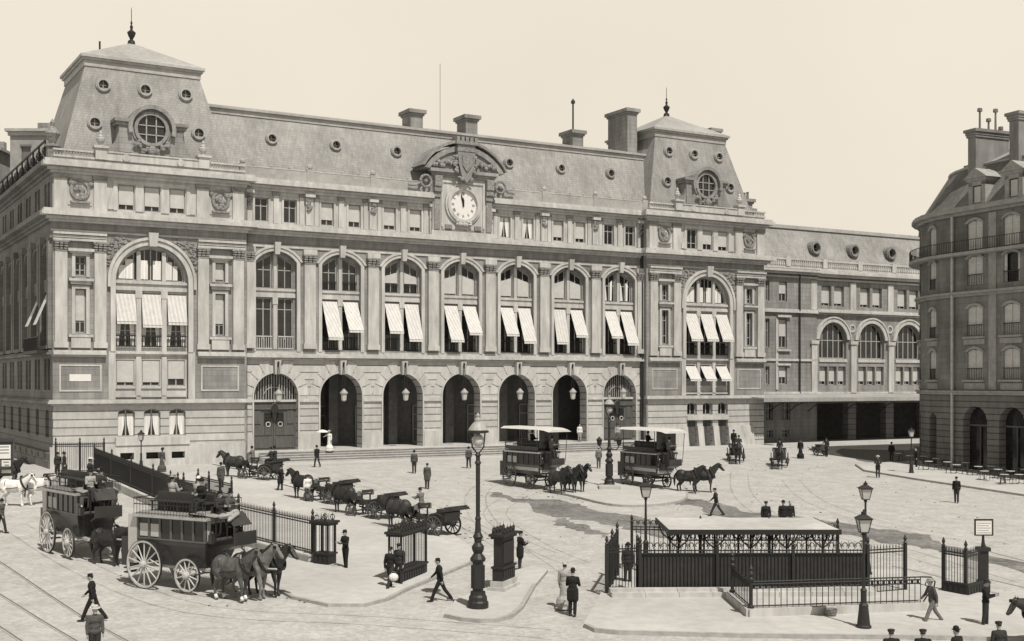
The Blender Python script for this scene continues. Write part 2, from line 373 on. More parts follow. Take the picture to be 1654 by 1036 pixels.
def person(loc,face,pose,label,coat='black',legs='dark',hatk='bowler',top='jacket',woman=False,sc=1.,group=None,hatm=None,beard=False):
    rz=math.atan2(-face[0],face[1]); o=thing('person',label,'person',tuple(loc),rz,group,sc); k=skel(pose)
    inst('body',body_mesh(pose),SKIN,o)
    if woman: inst('skirt',cloth('stand' if pose!='sit' else 'sit','skirt') if pose!='sit' else cloth('sit','trousers'),CL[legs],o); inst('bodice',cloth(pose,'jacket'),CL[coat],o)
    else:
        inst('trousers',cloth(pose,'trousers'),CL[legs],o); inst('coat' if top!='blouse' else 'smock',cloth(pose,top),CL[coat],o)
    inst('shoes',cloth(pose,'shoes'),SHOE,o)
    h=k['head']; hb=MB(); 
    hb.ball(h+V(0,-.02,.035),(.078,.085,.095),9,6); 
    if woman: hb.ball(h+V(0,-.09,.03),(.05,.05,.05),8,5)
    hb.build('hair',HAIRM,o,smooth=True)
    if beard: MB().ball(h+V(0,.07,-.075),(.05,.04,.05),8,5).build('beard',BEARD,o,smooth=True)
    if hatk: hat(hatk,h,o,CL[hatm] if hatm else None)
    return o
# ---------------------------------------------------------------- horses
COAT={'bay':mat('bay_coat',.035,.55,3.,.3),'black':mat('black_coat',.022,.5,3.,.3),'grey':mat('dapple_grey_coat',.16,.6,5.,.4),'white':mat('white_coat',.62,.65,3.,.12),'roan':mat('roan_coat',.075,.6,6.,.45)}
LEATH=mat('harness_leather',.02,.4); BRASS=mat('brass',.3,.35,3.,.1,metal=.8)
def horse_parts(pose):
    dn={'up':0,'low':-.28,'mid':-.1}[pose]; hd=V(0,1.12,1.92+dn) if pose!='low' else V(0,1.22,1.58)
    nb=V(0,.55,1.3); p=[('e',V(0,.42,1.2),(.29,.38,.4)),('e',V(0,0,1.16),(.33,.58,.37)),('e',V(0,-.5,1.26),(.31,.4,.38)),('e',V(0,.4,1.42),(.11,.3,.16)),('c',V(0,-.6,1.42),V(0,.2,1.44),.16,.13),
      ('c',nb,hd-V(0,.05,.02),.25,.125),('c',nb+V(0,-.05,.2),hd+V(0,-.12,.02),.12,.085),('e',hd,(.1,.15,.14))]
    mz=hd+V(0,.33,-.34) if pose!='low' else hd+V(0,.3,-.38)
    p+=[('c',hd,mz,.115,.07),('c',hd+V(0,.03,-.1),mz+V(0,-.1,.02),.09,.06),('e',mz,(.07,.08,.075))]
    for s in (-1,1):
        f=.05*s; p+=[('c',hd+V(.06*s,-.06,.1),hd+V(.075*s,-.05,.24),.035,.012)]
        p+=[('c',V(.17*s,.48,1.12),V(.16*s,.5,.82),.15,.095),('c',V(.16*s,.5,.82),V(.15*s,.52+f,.52),.1,.066),('c',V(.15*s,.52+f,.52),V(.15*s,.5+f,.16),.056,.046),('c',V(.15*s,.5+f,.16),V(.15*s,.55+f,.05),.045,.062)]
        p+=[('e',V(.15*s,-.52,1.1),(.17,.3,.3)),('c',V(.17*s,-.45,1.0),V(.17*s,-.4,.83),.18,.12),('c',V(.17*s,-.4,.83),V(.15*s,-.66-f,.54),.12,.07),('c',V(.15*s,-.66-f,.54),V(.15*s,-.62-f,.17),.06,.048),('c',V(.15*s,-.62-f,.17),V(.15*s,-.56-f,.05),.045,.064)]
    return p,hd,mz,nb
def horse(loc,face,label,coat='bay',pose='up',group=None,sc=1.,coll=True):
    rz=math.atan2(-face[0],face[1]); o=thing('horse',label,'horse',tuple(loc),rz,group,sc)
    p,hd,mz,nb=horse_parts(pose); inst('body',fuse('horse_'+pose,p,.03,3),COAT[coat],o)
    dk=HAIRM if coat!='white' else COAT['grey']
    inst('mane',fuse('mane_'+pose,[('c',nb+V(0,-.14,.32),hd+V(0,-.19,.08),.05,.045),('c',nb+V(.05,-.1,.25),hd+V(.06,-.15,.02),.05,.04),('c',hd+V(0,-.15,.1),hd+V(0,.03,.14),.04,.03)],.02,1),dk,o)
    inst('tail',fuse('tail',[('c',V(0,-.84,1.38),V(0,-.95,1.2),.05,.06),('c',V(0,-.95,1.2),V(0,-.97,.85),.07,.085),('c',V(0,-.97,.85),V(0,-.95,.5),.085,.035)],.02,2),dk,o)
    if coll:
        c=MB(); ax=(nb-hd).normalized(); cc=nb+V(0,.09,.1)
        pts=[cc+V(.25*math.cos(2*PI*i/14),-.16*math.sin(2*PI*i/14),.38*math.sin(2*PI*i/14)) for i in range(15)]; c.tube(pts,.055,6); c.build('collar',LEATH,o)
        b=MB()
        b.tube([V(.3*math.sin(a),.02,1.16+.35*math.cos(a)) for a in [PI*2*i/14 for i in range(15)]],.025,4); b.tube([V(.3*math.sin(a),-.42,1.24+.37*math.cos(a)) for a in [PI*i/14-PI/2 for i in range(15)]],.02,4)
        b.tube([V(0,.35,1.6),V(0,0,1.52),V(0,-.5,1.6),V(0,-.85,1.4)],.02,4)
        for s in (-1,1): b.tube([V(.27*s,.5,1.15),V(.31*s,0,1.08),V(.28*s,-.9,1.0),V(.26*s,-1.5,.85)],.022,4)
        b.build('traces',LEATH,o)
        r=MB(); q=(hd+mz)/2
        r.tube([q+V(.1*math.cos(a),0.02,.1*math.sin(a)) for a in [2*PI*i/10 for i in range(11)]],.014,4)
        for s in (-1,1): r.bar(hd+V(.1*s,.0,.1),mz+V(.075*s,0,.02),.014,n=4); r.box(min(hd.x+.1*s,hd.x+.14*s),max(hd.x+.1*s,hd.x+.14*s),hd.y+.02,hd.y+.14,hd.z-.03,hd.z+.08)
        r.bar(hd+V(-.1,-.03,.12),hd+V(.1,-.03,.12),.014,n=4); r.build('bridle',LEATH,o)
    return o
# ================================================================ the station
ST=thing('railway_station','long pale stone railway station front with clock pediment, arcade and two roofed end pavilions','railway station',(X0,Y0,0),RZ)
HP=7.77
BAYS=[18.62+6.06*i for i in range(7)]
def pilaster(mb,cap,c,hw,z0,z1,y,pr=.28,caph=.85):
    mb.box(c-hw-.08,c+hw+.08,y-pr-.08,y+.02,z0,z0+.45); mb.box(c-hw,c+hw,y-pr,y+.02,z0+.45,z1-caph)
    cap.cut(); cap.box(c-hw*.98,c+hw*.98,y-pr-.03,y+.02,z1-caph,z1-caph+.12)
    for k in range(3):
        for j in range(3):
            x=c-hw*.75+hw*.75*k; z=z1-caph+.25+.2*j; cap.box(x-hw*.3,x+hw*.3,y-pr-.05-.06*j,y,z-.08,z+.07)
    cap.box(c-hw*1.25,c+hw*1.25,y-pr-.2,y+.02,z1-.13,z1)
def carving(mb,pts,y,r=.12,seed=1):
    rn=random.Random(seed)
    for x,z in pts:
        for _ in range(3):
            mb.ball((x+rn.uniform(-.18,.18),y-.02,z+rn.uniform(-.18,.18)),(r*rn.uniform(.7,1.4),.12,r*rn.uniform(.6,1.2)),6,4)
def keystone(mb,c,z0,z1,y,w=.32):
    mb.hexa([(c-w*.75,y-.42,z0),(c+w*.75,y-.42,z0),(c+w*.75,y+.02,z0),(c-w*.75,y+.02,z0)],[(c-w,y-.55,z1),(c+w,y-.55,z1),(c+w,y+.02,z1),(c-w,y+.02,z1)])
ORD=['first','second','third','fourth','fifth','sixth','seventh']
# ---------- centre: arcade storey
def centre():
    y=.8; x0,x1=15.72,57.78
    holes=[path(c,2.0,.9,5.62,2.0,18) for c in BAYS]
    w=MB().wall(rect(x0,x1,.9,9.0),holes,y,1.15); w.build('arcade_wall',RUST,ST)
    vs=MB()
    for c in BAYS:                # wedge stones round each arch, their outer ends stepping level
        n=9; vs.cut()
        for i in range(n):
            a0=PI*(i+.06)/n; a1=PI*(i+.94)/n; r0=2.16; R=3.0+ (.35 if i in (3,5) else .0)
            pts=[(c-r0*math.cos(a0),5.62+r0*math.sin(a0)),(c-r0*math.cos(a1),5.62+r0*math.sin(a1)),(c-R*math.cos(a1),min(8.7,5.62+R*math.sin(a1))),(c-R*math.cos(a0),min(8.7,5.62+R*math.sin(a0)))]
            if i==4: continue
            vs.cut()
            vs.prism(pts,y-.045,y+.01)
    vs.build('arch_stones',STONE_L,ST)
    tr=MB()
    for c in BAYS:
        tr.strip(path(c,2.0,.9,5.62,2.0,18),path(c,2.14,.9,5.62,2.14,18),y-.09,y+.02)
        keystone(tr,c,7.5,8.75,y,.3)
    edges=[x0]+[b for c in BAYS for b in (c-2.14,c+2.14)]+[x1]
    for a,b in zip(edges[::2],edges[1::2]):
        tr.box(a,b,y-.16,y+.02,5.08,5.22); tr.box(a,b,y-.1,y+.02,5.22,5.36)
        tr.box(a,b,y-.14,y+.02,.9,2.3)      # plain pier foot
    tr.build('arch_trim',STONE_L,ST)
    sc=MB(); cornice(sc,x0,x1,y,[(8.78,8.92,.12),(8.95,9.15,.42),(9.15,9.32,.3)],False); sc.build('string_course',STONE_L,ST)
    # dim hall behind the open arches
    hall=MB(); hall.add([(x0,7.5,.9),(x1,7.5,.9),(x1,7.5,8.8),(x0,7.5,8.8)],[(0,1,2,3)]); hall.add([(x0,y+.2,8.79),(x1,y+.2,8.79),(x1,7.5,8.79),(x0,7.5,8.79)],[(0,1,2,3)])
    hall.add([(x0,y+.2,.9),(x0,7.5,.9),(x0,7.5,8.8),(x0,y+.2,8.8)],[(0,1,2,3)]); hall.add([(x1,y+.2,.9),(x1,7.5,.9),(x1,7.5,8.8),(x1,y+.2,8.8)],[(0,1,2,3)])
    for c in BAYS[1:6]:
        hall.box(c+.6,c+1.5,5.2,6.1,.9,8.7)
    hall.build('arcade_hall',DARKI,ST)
    for c in BAYS[1:6]:
        d=MB(); [d.box(c+x-.06,c+x+.06,7.3,7.42,.9,4.6) for x in (-1.9,-.9,.1,1.1)]; [d.box(c-1.9,c+1.1,7.3,7.42,z,z+.12) for z in (.95,2.2,3.6,4.5)]; d.build('inner_door',WOODW,ST)
    fl=MB(); fl.box(x0,x1,-2.2,7.5,.2,.905); fl.build('arcade_floor',STONE_L,ST)
    for i in (0,6):               # closed end arches: great oak doors
        c=BAYS[i]; yy=y+.55
        d=MB(); d.box(c-2,c+2,yy,yy+.1,.9,5.1)
        for s in (-1,1):
            for k in range(2): d.box(c+s*1.0-.85+.0,c+s*1.0+.85,yy-.06,yy,1.1+k*1.1,1.9+k*1.1)
            d.box(c+s*1.5-.3,c+s*1.5+.3,yy-.06,yy,3.2,4.4)
        d.box(c-.06,c+.06,yy-.1,yy,.9,4.9); d.box(c-2,c+2,yy-.14,yy,4.45,4.6)
        do=d.build('entrance_door',DOORM,ST)
        gr=MB()
        for s in (-1,1):
            x=c+s*.55
            gr.add([(x-.32,yy-.02,2.2),(x+.32,yy-.02,2.2),(x+.32,yy-.02,4.2),(x-.32,yy-.02,4.2)],[(0,1,2,3)])
            for k in range(4): gr.bar((x-.3+.2*k,yy-.05,2.2),(x-.3+.2*k,yy-.05,4.2),.02,n=4)
            for k in range(8): gr.bar((x-.32,yy-.05,2.3+.25*k),(x+.32,yy-.05,2.3+.25*k),.015,n=4)
            gr.k=1; p=[(x+.2*math.cos(a*PI/6),yy-.08,3.15+.2*math.sin(a*PI/6)) for a in range(13)]; gr.tube(p,.05,5); gr.k=0
        gr.build('door_grille',[IRON,STONE_L],do)
        carve=MB(); carve.ball((c,yy-.15,4.55),(.35,.12,.5),8,6); carve.ball((c,yy-.15,3.9),(.2,.1,.45),8,6); carve.build('door_carving',DOORM,do)
        f=MB(); f.box(c-2,c+2,yy-.15,yy+.1,5.1,5.3); p=arc(c,2.0,5.3,2.3,14); f.build('lunette_rail',STONE_L,ST)
        l=MB(); 
        for k in range(17):
            x=c-1.9+.2375*k; h=math.sqrt(max(0,4-(x-c)**2)); l.box(x-.035,x+.035,yy-.02,yy+.04,5.3,5.62+h-.02)
        for rr in (1.0,): l.tube([(c-rr*math.cos(PI*a/10),yy-.02,5.4+rr*math.sin(PI*a/10)) for a in range(11)],.04,4)
        lo=l.build('lunette_grille',WOODW if i==0 else WOODW,ST)
        MB().add([(a,yy+.08,b) for a,b in [(c-2,5.3)]+arc(c,2.0,5.62,2.0,14)+[(c+2,5.3)]],[tuple(range(17))]).build('pane',GLASS,lo)
    # platform steps
    st=MB()
    for i in range(5): st.box(x0+.3+.0*i,x1-.1,-2.2-.42*(i+1),-2.2-.42*i+.02,0,.9-.18*(i+1)+.0)
    st.box(x0+.3,x1-.1,-2.2,-2.0,0,.9)
    st.build('front_steps',STONE_L,ST)
    rs=MB(); RM=mat('shaded_riser',.17,.9,3.,.3)  # dark riser fronts: the shade between treads painted as colour
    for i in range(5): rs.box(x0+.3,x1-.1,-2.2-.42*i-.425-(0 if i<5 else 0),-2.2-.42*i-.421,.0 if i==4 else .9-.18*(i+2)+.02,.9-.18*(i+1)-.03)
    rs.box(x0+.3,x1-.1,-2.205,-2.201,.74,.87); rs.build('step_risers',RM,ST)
centre()
# ---------- centre: main storey and attic
def centre_upper():
    y=.8; x0,x1=15.72,57.78
    holes=[];hw=1.86
    for c in BAYS: holes.append(path(c,hw,9.66,17.25,.95,10))
    MB().wall(rect(x0,x1,9.0,20.4),holes,y,.5).build('main_storey_wall',STONE,ST)
    tr=MB(); cap=MB(); back=MB(); ca=MB()
    for c in BAYS:
        hs=[rect(c+s*.98-.72,c+s*.98+.72,9.7,14.15) for s in (-1,1)]
        hs+=[[(c+s*.98-.72,15.0),(c+s*.98+.72,15.0)]+([(c+.98+.72,17.2),(c+.3,17.9),(c+.26,17.92)] if s>0 else [(c-.26,17.92),(c-.3,17.9),(c-.98-.72,17.2)]) for s in (-1,1)]
        back.wall(rect(c-hw-.02,c+hw+.02,9.5,18.3),hs,y+.4,.3)
        tr.strip(path(c,hw,9.5,17.25,.95,10),path(c,hw+.32,9.5,17.3,1.2,10),y-.14,y+.02)
        tr.strip(arc(c,hw+.34,17.3,1.2,10),arc(c,hw+.55,17.32,1.36,10),y-.22,y+.02)
        keystone(tr,c,17.9,18.95,y,.28)
        for z0,z1,p in ((14.2,14.45,.05),(14.45,14.75,0),(14.75,14.95,.1)): tr.box(c-hw+.01,c+hw-.01,y+.32-p,y+.42,z0,z1)
        tr.box(c-.17,c+.17,y+.22,y+.42,9.7,13.6); tr.box(c-.24,c+.24,y+.17,y+.42,13.6,14.2); tr.box(c-.15,c+.15,y+.22,y+.42,14.95,18.0)
    back.build('window_backing_wall',STONE,ST)
    for i in range(8):
        c=BAYS[0]-3.03+6.06*i
        if i==0: c+=.45
        if i==7: c-=.45
        pilaster(tr,cap,c,.52,9.75,18.0,y,.3)
        tr.box(c-.62,c+.62,y-.4,y+.02,18.0,18.45)
    tr.box(x0,x1,y-.08,y+.02,9.32,9.5)
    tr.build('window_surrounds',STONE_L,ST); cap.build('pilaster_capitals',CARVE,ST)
    en=MB(); cornice(en,x0,x1,y,[(18.5,18.75,.1),(19.55,19.75,.25),(19.75,19.95,.5),(19.98,20.25,.95),(20.25,20.48,.8)],False); en.build('entablature',STONE_L,ST)
    # windows
    B=[(0,0,'d'),(0,1,'b'),(.0,1,'b'),(0,1,'b'),(0,1,'b'),(0,1,'b'),(0,1,'b')]
    for i,c in enumerate(BAYS):
        for s in (-1,1):
            cc=c+s*.98
            window(ST,cc,.72,9.7,14.15,0,y+.55,bars=(.25,.78),rail=1.15,bal=(i in (0,)),curt=0)
            if i>0: awning(ST,cc,.7,14.0,2.9+.35*math.sin(i*3.1+s*1.7),[0,1.25,.9,1.25,1.1,1.0,1.2][i]-(.5 if s<0 and i==5 else 0),y+.3,skew=.12)
            mb=MB()     # upper light with its curved head
            x0_,x1_=cc-.72,cc+.72; zi=17.9; zo=17.2
            top=[(x0_,zo),(x1_,zi)] if s<0 else [(x0_,zi),(x1_,zo)]
            P=[(x0_,15.0),(x1_,15.0)]+top[::-1]; cx=cc; Q=[(cx+(a-cx)*.87,15.0+(b-15.0)*.95+.05) for a,b in P]
            mb.strip(Q+[Q[0]],P+[P[0]],y+.55,y+.63); mb.box(cc-.04,cc+.04,y+.56,y+.62,15.1,17.5); mb.box(cc-.62,cc+.62,y+.56,y+.62,16.55,16.63)
            o=mb.build('upper_light',WOODW,ST); MB().add([(a,y+.6,b) for a,b in P],[(0,1,2,3)]).build('pane',GLASS,o)
            if i in (2,3,4,5):
                lo=15.9 if i==2 else 15.15
                MB().add([(cc-.62,y+.5,lo),(cc+.62,y+.5,lo),(cc+.62,y+.5,16.9 if s<0 else 16.5),(cc-.62,y+.5,16.5 if s<0 else 16.9)],[(0,1,2,3)]).build('blind',BLIND,o)
            if i in (1,2):
                r=MB(); r.box(cc-.7,cc+.7,y+.44,y+.48,15.75,15.82)
                for k in range(6): r.bar((cc-.6+.24*k,y+.46,15.05),(cc-.6+.24*k,y+.46,15.8),.03,n=4)
                r.build('window_rail',IRON,o)
            if i==6:
                MB().add([(cc-.6,y+.5,15.1),(cc-.25,y+.5,15.1),(cc-.4,y+.5,16.5),(cc-.6,y+.5,17)],[(0,1,2,3)]).add([(cc+.1,y+.5,15.1),(cc+.35,y+.5,15.1),(cc+.4,y+.5,17.2),(cc+.1,y+.5,16.9)],[(0,1,2,3)]).build('curtain',CURT,o)
    # attic
    ah=[]
    for i,c in enumerate(BAYS):
        if i==3: continue
        for s in (-1,1): ah.append(rect(c+s*1.3-.6,c+s*1.3+.6,20.72,22.75))
    MB().wall(rect(x0,x1,20.4,23.6),ah,y+.05,.3).build('attic_wall',STONE_L,ST)
    t=MB(); cv=MB()
    for i,c in enumerate(BAYS):
        if i==3: continue
        for s in (-1,1):
            cc=c+s*1.3
            t.strip([(cc-.6,20.6),(cc-.6,22.75),(cc+.6,22.75),(cc+.6,20.6)],[(cc-.78,20.6),(cc-.78,22.93),(cc+.78,22.93),(cc+.78,20.6)],y-.03,y+.06)
            st='n'
            window(ST,cc,.6,20.72,22.75,0,y+.25,bars=(.66,),name='attic_window',blind=0 if i in (0,6) else (.0 if i==4 else (.8 if i!=1 else .75)),curt=.75 if i==4 else 0)
        t.cut(); cv.cut(); t.box(c-.25,c+.25,y-.1,y+.06,20.6,23.0); cv.box(c-.35,c+.35,y-.16,y+.06,23.0,23.3)
        for s in (-1,1):
            t.cut(); cv.cut(); t.box(c+s*2.35-.2,c+s*2.35+.2,y-.06,y+.06,20.6,23.0); cv.box(c+s*2.35-.26,c+s*2.35+.26,y-.12,y+.06,23.0,23.25)
    for i in range(8):
        c=BAYS[0]-3.03+6.06*i
        if i in (0,7): c+= .5 if i==0 else -.5
        t.cut(); cv.cut()
        t.box(c-.35,c+.35,y-.18,y+.06,20.6,23.0)
        carving(cv,[(c,22.1),(c,22.4),(c,22.7),(c,23)],y-.25,.16,i)
        t.box(c-.45,c+.45,y-.45,y+.06,23.05,23.35)
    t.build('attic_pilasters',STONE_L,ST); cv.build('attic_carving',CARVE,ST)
    c=BAYS[3]
    ev=MB()
    for a,b in ((x0,c-3.2),(c+3.2,x1)): 
        for z0,z1,p in [(23.35,23.6,.15),(23.6,23.8,.4),(23.83,24.15,.8),(24.15,24.35,.65)]: ev.box(a,b,y-p,y+.9,z0,z1)
    ev.build('eaves_cornice',STONE_L,ST)
    gu=MB()
    for a,b in ((x0,c-3.2),(c+3.2,x1)):
        gu.box(a,b,y-.25,y-.05,24.35,25.25); gu.bar((a,y-.15,25.32),(b,y-.15,25.32),.09,n=6)
        n=int((b-a)/1.5)
        for k in range(n): gu.ball((a+(k+.5)*(b-a)/n,y-.15,25.5),(.12,.1,.14),6,4)
    for i in range(8):
        cc=BAYS[0]-3.03+6.06*i
        gu.box(cc-.3,cc+.3,y-.32,y,24.35,25.5); gu.ball((cc,y-.15,25.7),(.26,.2,.26),7,5)
    gu.build('eaves_gutter',ZINC,ST)
centre_upper()
# ---------- main roof
def main_roof():
    x0,x1=11.5,60.5
    r=MB(); r.add([(x0,1.4,24.4),(x1,1.4,24.4),(x1,4.0,30.3),(x0,4.0,30.3)],[(0,1,2,3)]); r.build('roof_slope',SLATE,ST)
    f=MB(); f.box(x0,x1,3.9,4.3,30.3,30.75); f.box(x0,x1,3.7,4.3,30.75,30.95)
    f.add([(x0,3.7,30.951),(x1,3.7,30.951),(x1,7.2,31.8),(x0,7.2,31.8)],[(0,1,2,3)]); f.add([(x0,7.2,31.8),(x1,7.2,31.8),(x1,12,30.5),(x0,12,30.5)],[(0,1,2,3)]); f.add([(x0,12,30.5),(x1,12,30.5),(x1,14,20),(x0,14,20)],[(0,1,2,3)])
    f.build('roof_ridge',ZINC,ST)
    for i,c in enumerate(BAYS):
        if i==3: continue
        z=28.35; roundwin(ST,c+.35,z,1.4+(z-24.4)*2.6/5.9,.36,out=.45)
main_roof()
def chimney(par,x,y,w,d,z0,z1,pots=0,pipe=0):
    m=MB(); m.box(x-w/2,x+w/2,y,y+d,z0,z1-.55); m.box(x-w/2-.12,x+w/2+.12,y-.12,y+d+.12,z1-.55,z1-.35)
    m.box(x-w/2-.28,x+w/2+.28,y-.28,y+d+.28,z1-.35,z1)
    o=m.build('chimney',STONE,par)
    for k in range(pots):
        MB().lathe([(.16,0),(.13,.7),(.17,.72),(.17,.8)],(x,y+(k+.5)*d/pots,z1),8).build('chimney_pot',SLATE_D,o)
    if pipe: MB().lathe([(.09,0),(.09,pipe),(.22,pipe+.02),(.22,pipe+.25),(.05,pipe+.5)],(x-.1,y+d*.4,z1),8).build('chimney_pipe',IRON,o)
    return o
chimney(ST,34.2,5,1.3,1.9,30,33.0); chimney(ST,40.2,5,1.3,1.9,30,33.1); chimney(ST,52.7,5,1.3,2.0,30,32.9,pipe=2.9); chimney(ST,59.3,4.6,1.25,3.6,29,35.8,pots=0); chimney(ST,73.0,7.5,1.2,1.6,24,35.6)
MB().bar((36.3,4.2,31),(36.3,4.2,37.5),.022,n=5).build('lightning_rod',IRON,ST)
# ---------- clock
def clock():
    c=BAYS[3]-.1; y=.3
    b=MB()
    b.box(c-3.15,c+3.15,y,y+1.6,20.4,26.0); b.box(c-3.3,c+3.3,y-.12,y+.02,20.4,20.9)
    b.strip([(c-2.1,21.3),(c-2.1,25.4),(c+2.1,25.4),(c+2.1,21.3)],[(c-2.3,21.3),(c-2.3,25.6),(c+2.3,25.6),(c+2.3,21.3)],y-.1,y+.01)
    b.build('clock_bay',STONE_L,ST)
    e=MB(); cornice(e,c-3.1,c+3.1,y,[(25.9,26.1,.2),(26.1,26.3,.3),(26.3,26.6,.5)])
    ci=arc(c,3.7,26.55,1.85,16); co=arc(c,4.25,26.6,2.3,16); e.strip(ci,co,y-.5,y+1.8); e.strip(arc(c,4.3,26.75,2.4,16),arc(c,4.5,26.8,2.6,16),y-.7,y+1.8)
    e.build('segmental_pediment',STONE,ST)
    MB().prism([(c-3.7,26.55)]+arc(c,3.7,26.55,1.85,12)+[(c+3.7,26.55)],y-.3,y+1.5).build('pediment_back',STONE,ST)
    cv=MB(); rn=random.Random(3)
    for s in (-1,1):
        cv.cut()
        for k in range(10): cv.ball((c+s*(1+.25*k),y-.45,26.85+rn.uniform(0,.9)*(1-k/13)),(.22,.2,.22),6,4)
        # brackets and scrolls
        for k,(z,p) in enumerate(((25.7,.5),(25.2,.5),(24.7,.4),(24.2,.25))): cv.box(c+s*2.75-.38,c+s*2.75+.38,y-p,y+.02,z-.24,z+.24)
        cv.box(c+s*2.75-.3,c+s*2.75+.3,y-.14,y+.02,21.0,23.9)
        pts=[(c+s*(3.95-.55*math.cos(a)*1),y-.2,25.35+.55*math.sin(a)) for a in [PI*2*j/12 for j in range(13)]]; cv.tube(pts,.13,5); cv.ball((c+s*3.95,y-.2,25.35),.2,6,4)
        cv.tube([(c+s*4.4,y-.2,25.2),(c+s*4.9,y-.1,24.95),(c+s*5.6,y,24.9)],.12,5)
    cv.build('pediment_carving',CARVE,ST)
    a=MB(); a.prism([(c-.95,28.3),(c-.8,27.1),(c-.5,26),(c,25.4),(c+.5,26),(c+.8,27.1),(c+.95,28.3)],y-.8,y-.1)
    a.box(c-1.0,c+1.0,y-.85,y+.0,28.3,28.6); a.box(c-1.15,c+1.15,y-.95,y+.1,28.95,29.25)
    for k in range(5): a.box(c-1.1+.47*k,c-.78+.47*k,y-.95,y+.1,29.25,29.65)
    a.box(c-.9,c+.9,y-.8,y+.0,28.6,28.95); a.prism([(c-.5,27.9),(c-.45,27),(c,26.4),(c+.45,27),(c+.5,27.9)],y-.92,y-.8)
    for s in (-1,1): carving(a,[(c+s*1.0,27.8),(c+s*1.1,27.2),(c+s*.9,26.6),(c+s*.5,25.9)],y-.7,.2,9)
    a.build('coat_of_arms',CARVE,ST)
    z=23.45
    n=28; circ=lambda r:[(c+r*math.cos(2*PI*i/n),z+r*math.sin(2*PI*i/n)) for i in range(n+1)]
    ring=MB(); ring.strip(circ(1.42),circ(1.72),y-.3,y+.01); ring.strip(circ(1.72),circ(1.92),y-.18,y+.01); carving(ring,[(c,21.5),(c-.3,21.7),(c+.3,21.7),(c-.6,21.75),(c+.6,21.75)],y-.25,.16,5)
    ck=ring.build('clock',STONE_L,ST)
    MB().add([(p[0],y-.06,p[1]) for p in circ(1.43)[:-1]],[tuple(range(n))]).build('clock_face',WHITE,ck)
    nm=MB(); R=['XII','I','II','III','IV','V','VI','VII','VIII','IX','X','XI']
    for h,t in enumerate(R):
        an=PI/2-2*PI*h/12; wd={'I':.07,'V':.16,'X':.16}; tot=sum(wd[q] for q in t); x=-tot/2
        ca,sa=math.cos(an),math.sin(an)
        def P(lx,ly): r=1.08+ly; return (c+r*ca+lx*sa, y-.09, z+r*sa-lx*ca)
        for q in t:
            w=wd[q]; xc=x+w/2
            if q=='I': nm.bar(P(xc,-.14),P(xc,.14),.013,n=4)
            elif q=='V': nm.bar(P(xc-.06,.14),P(xc,-.14),.014,n=4); nm.bar(P(xc+.06,.14),P(xc,-.14),.014,n=4)
            else: nm.bar(P(xc-.06,.14),P(xc+.06,-.14),.014,n=4); nm.bar(P(xc+.06,.14),P(xc-.06,-.14),.014,n=4)
            x+=w
    nm.build('numerals',mat('grey_numerals',.12,.6),ck)
    for nmn,ln,w,an in (('minute_hand',1.1,.05,PI/2+2*PI*2.2/60),('hour_hand',.68,.075,PI/2+.03)):
        d=Vector((math.cos(an),0,math.sin(an))); q=Vector((-d.z,0,d.x)); o=Vector((c,y-.14,z))
        pts=[o-d*.2-q*w,o+d*ln*.6-q*w*1.5,o+d*ln,o+d*ln*.6+q*w*1.5,o-d*.2+q*w]
        MB().add([tuple(p) for p in pts]+[(p.x,p.y+.04,p.z) for p in pts],[(0,1,2,3,4),(5,6,7,8,9)]).build(nmn,IRON,ck)
    lw=MB(); lw.box(c-2.3,c+2.3,y-.05,y+.01,20.95,21.1); lw.box(c-1.9,c-1.2,y-.15,y+.01,21.1,21.5); lw.box(c+1.2,c+1.9,y-.15,y+.01,21.1,21.5); lw.build('clock_ledge',STONE,ST)
clock()
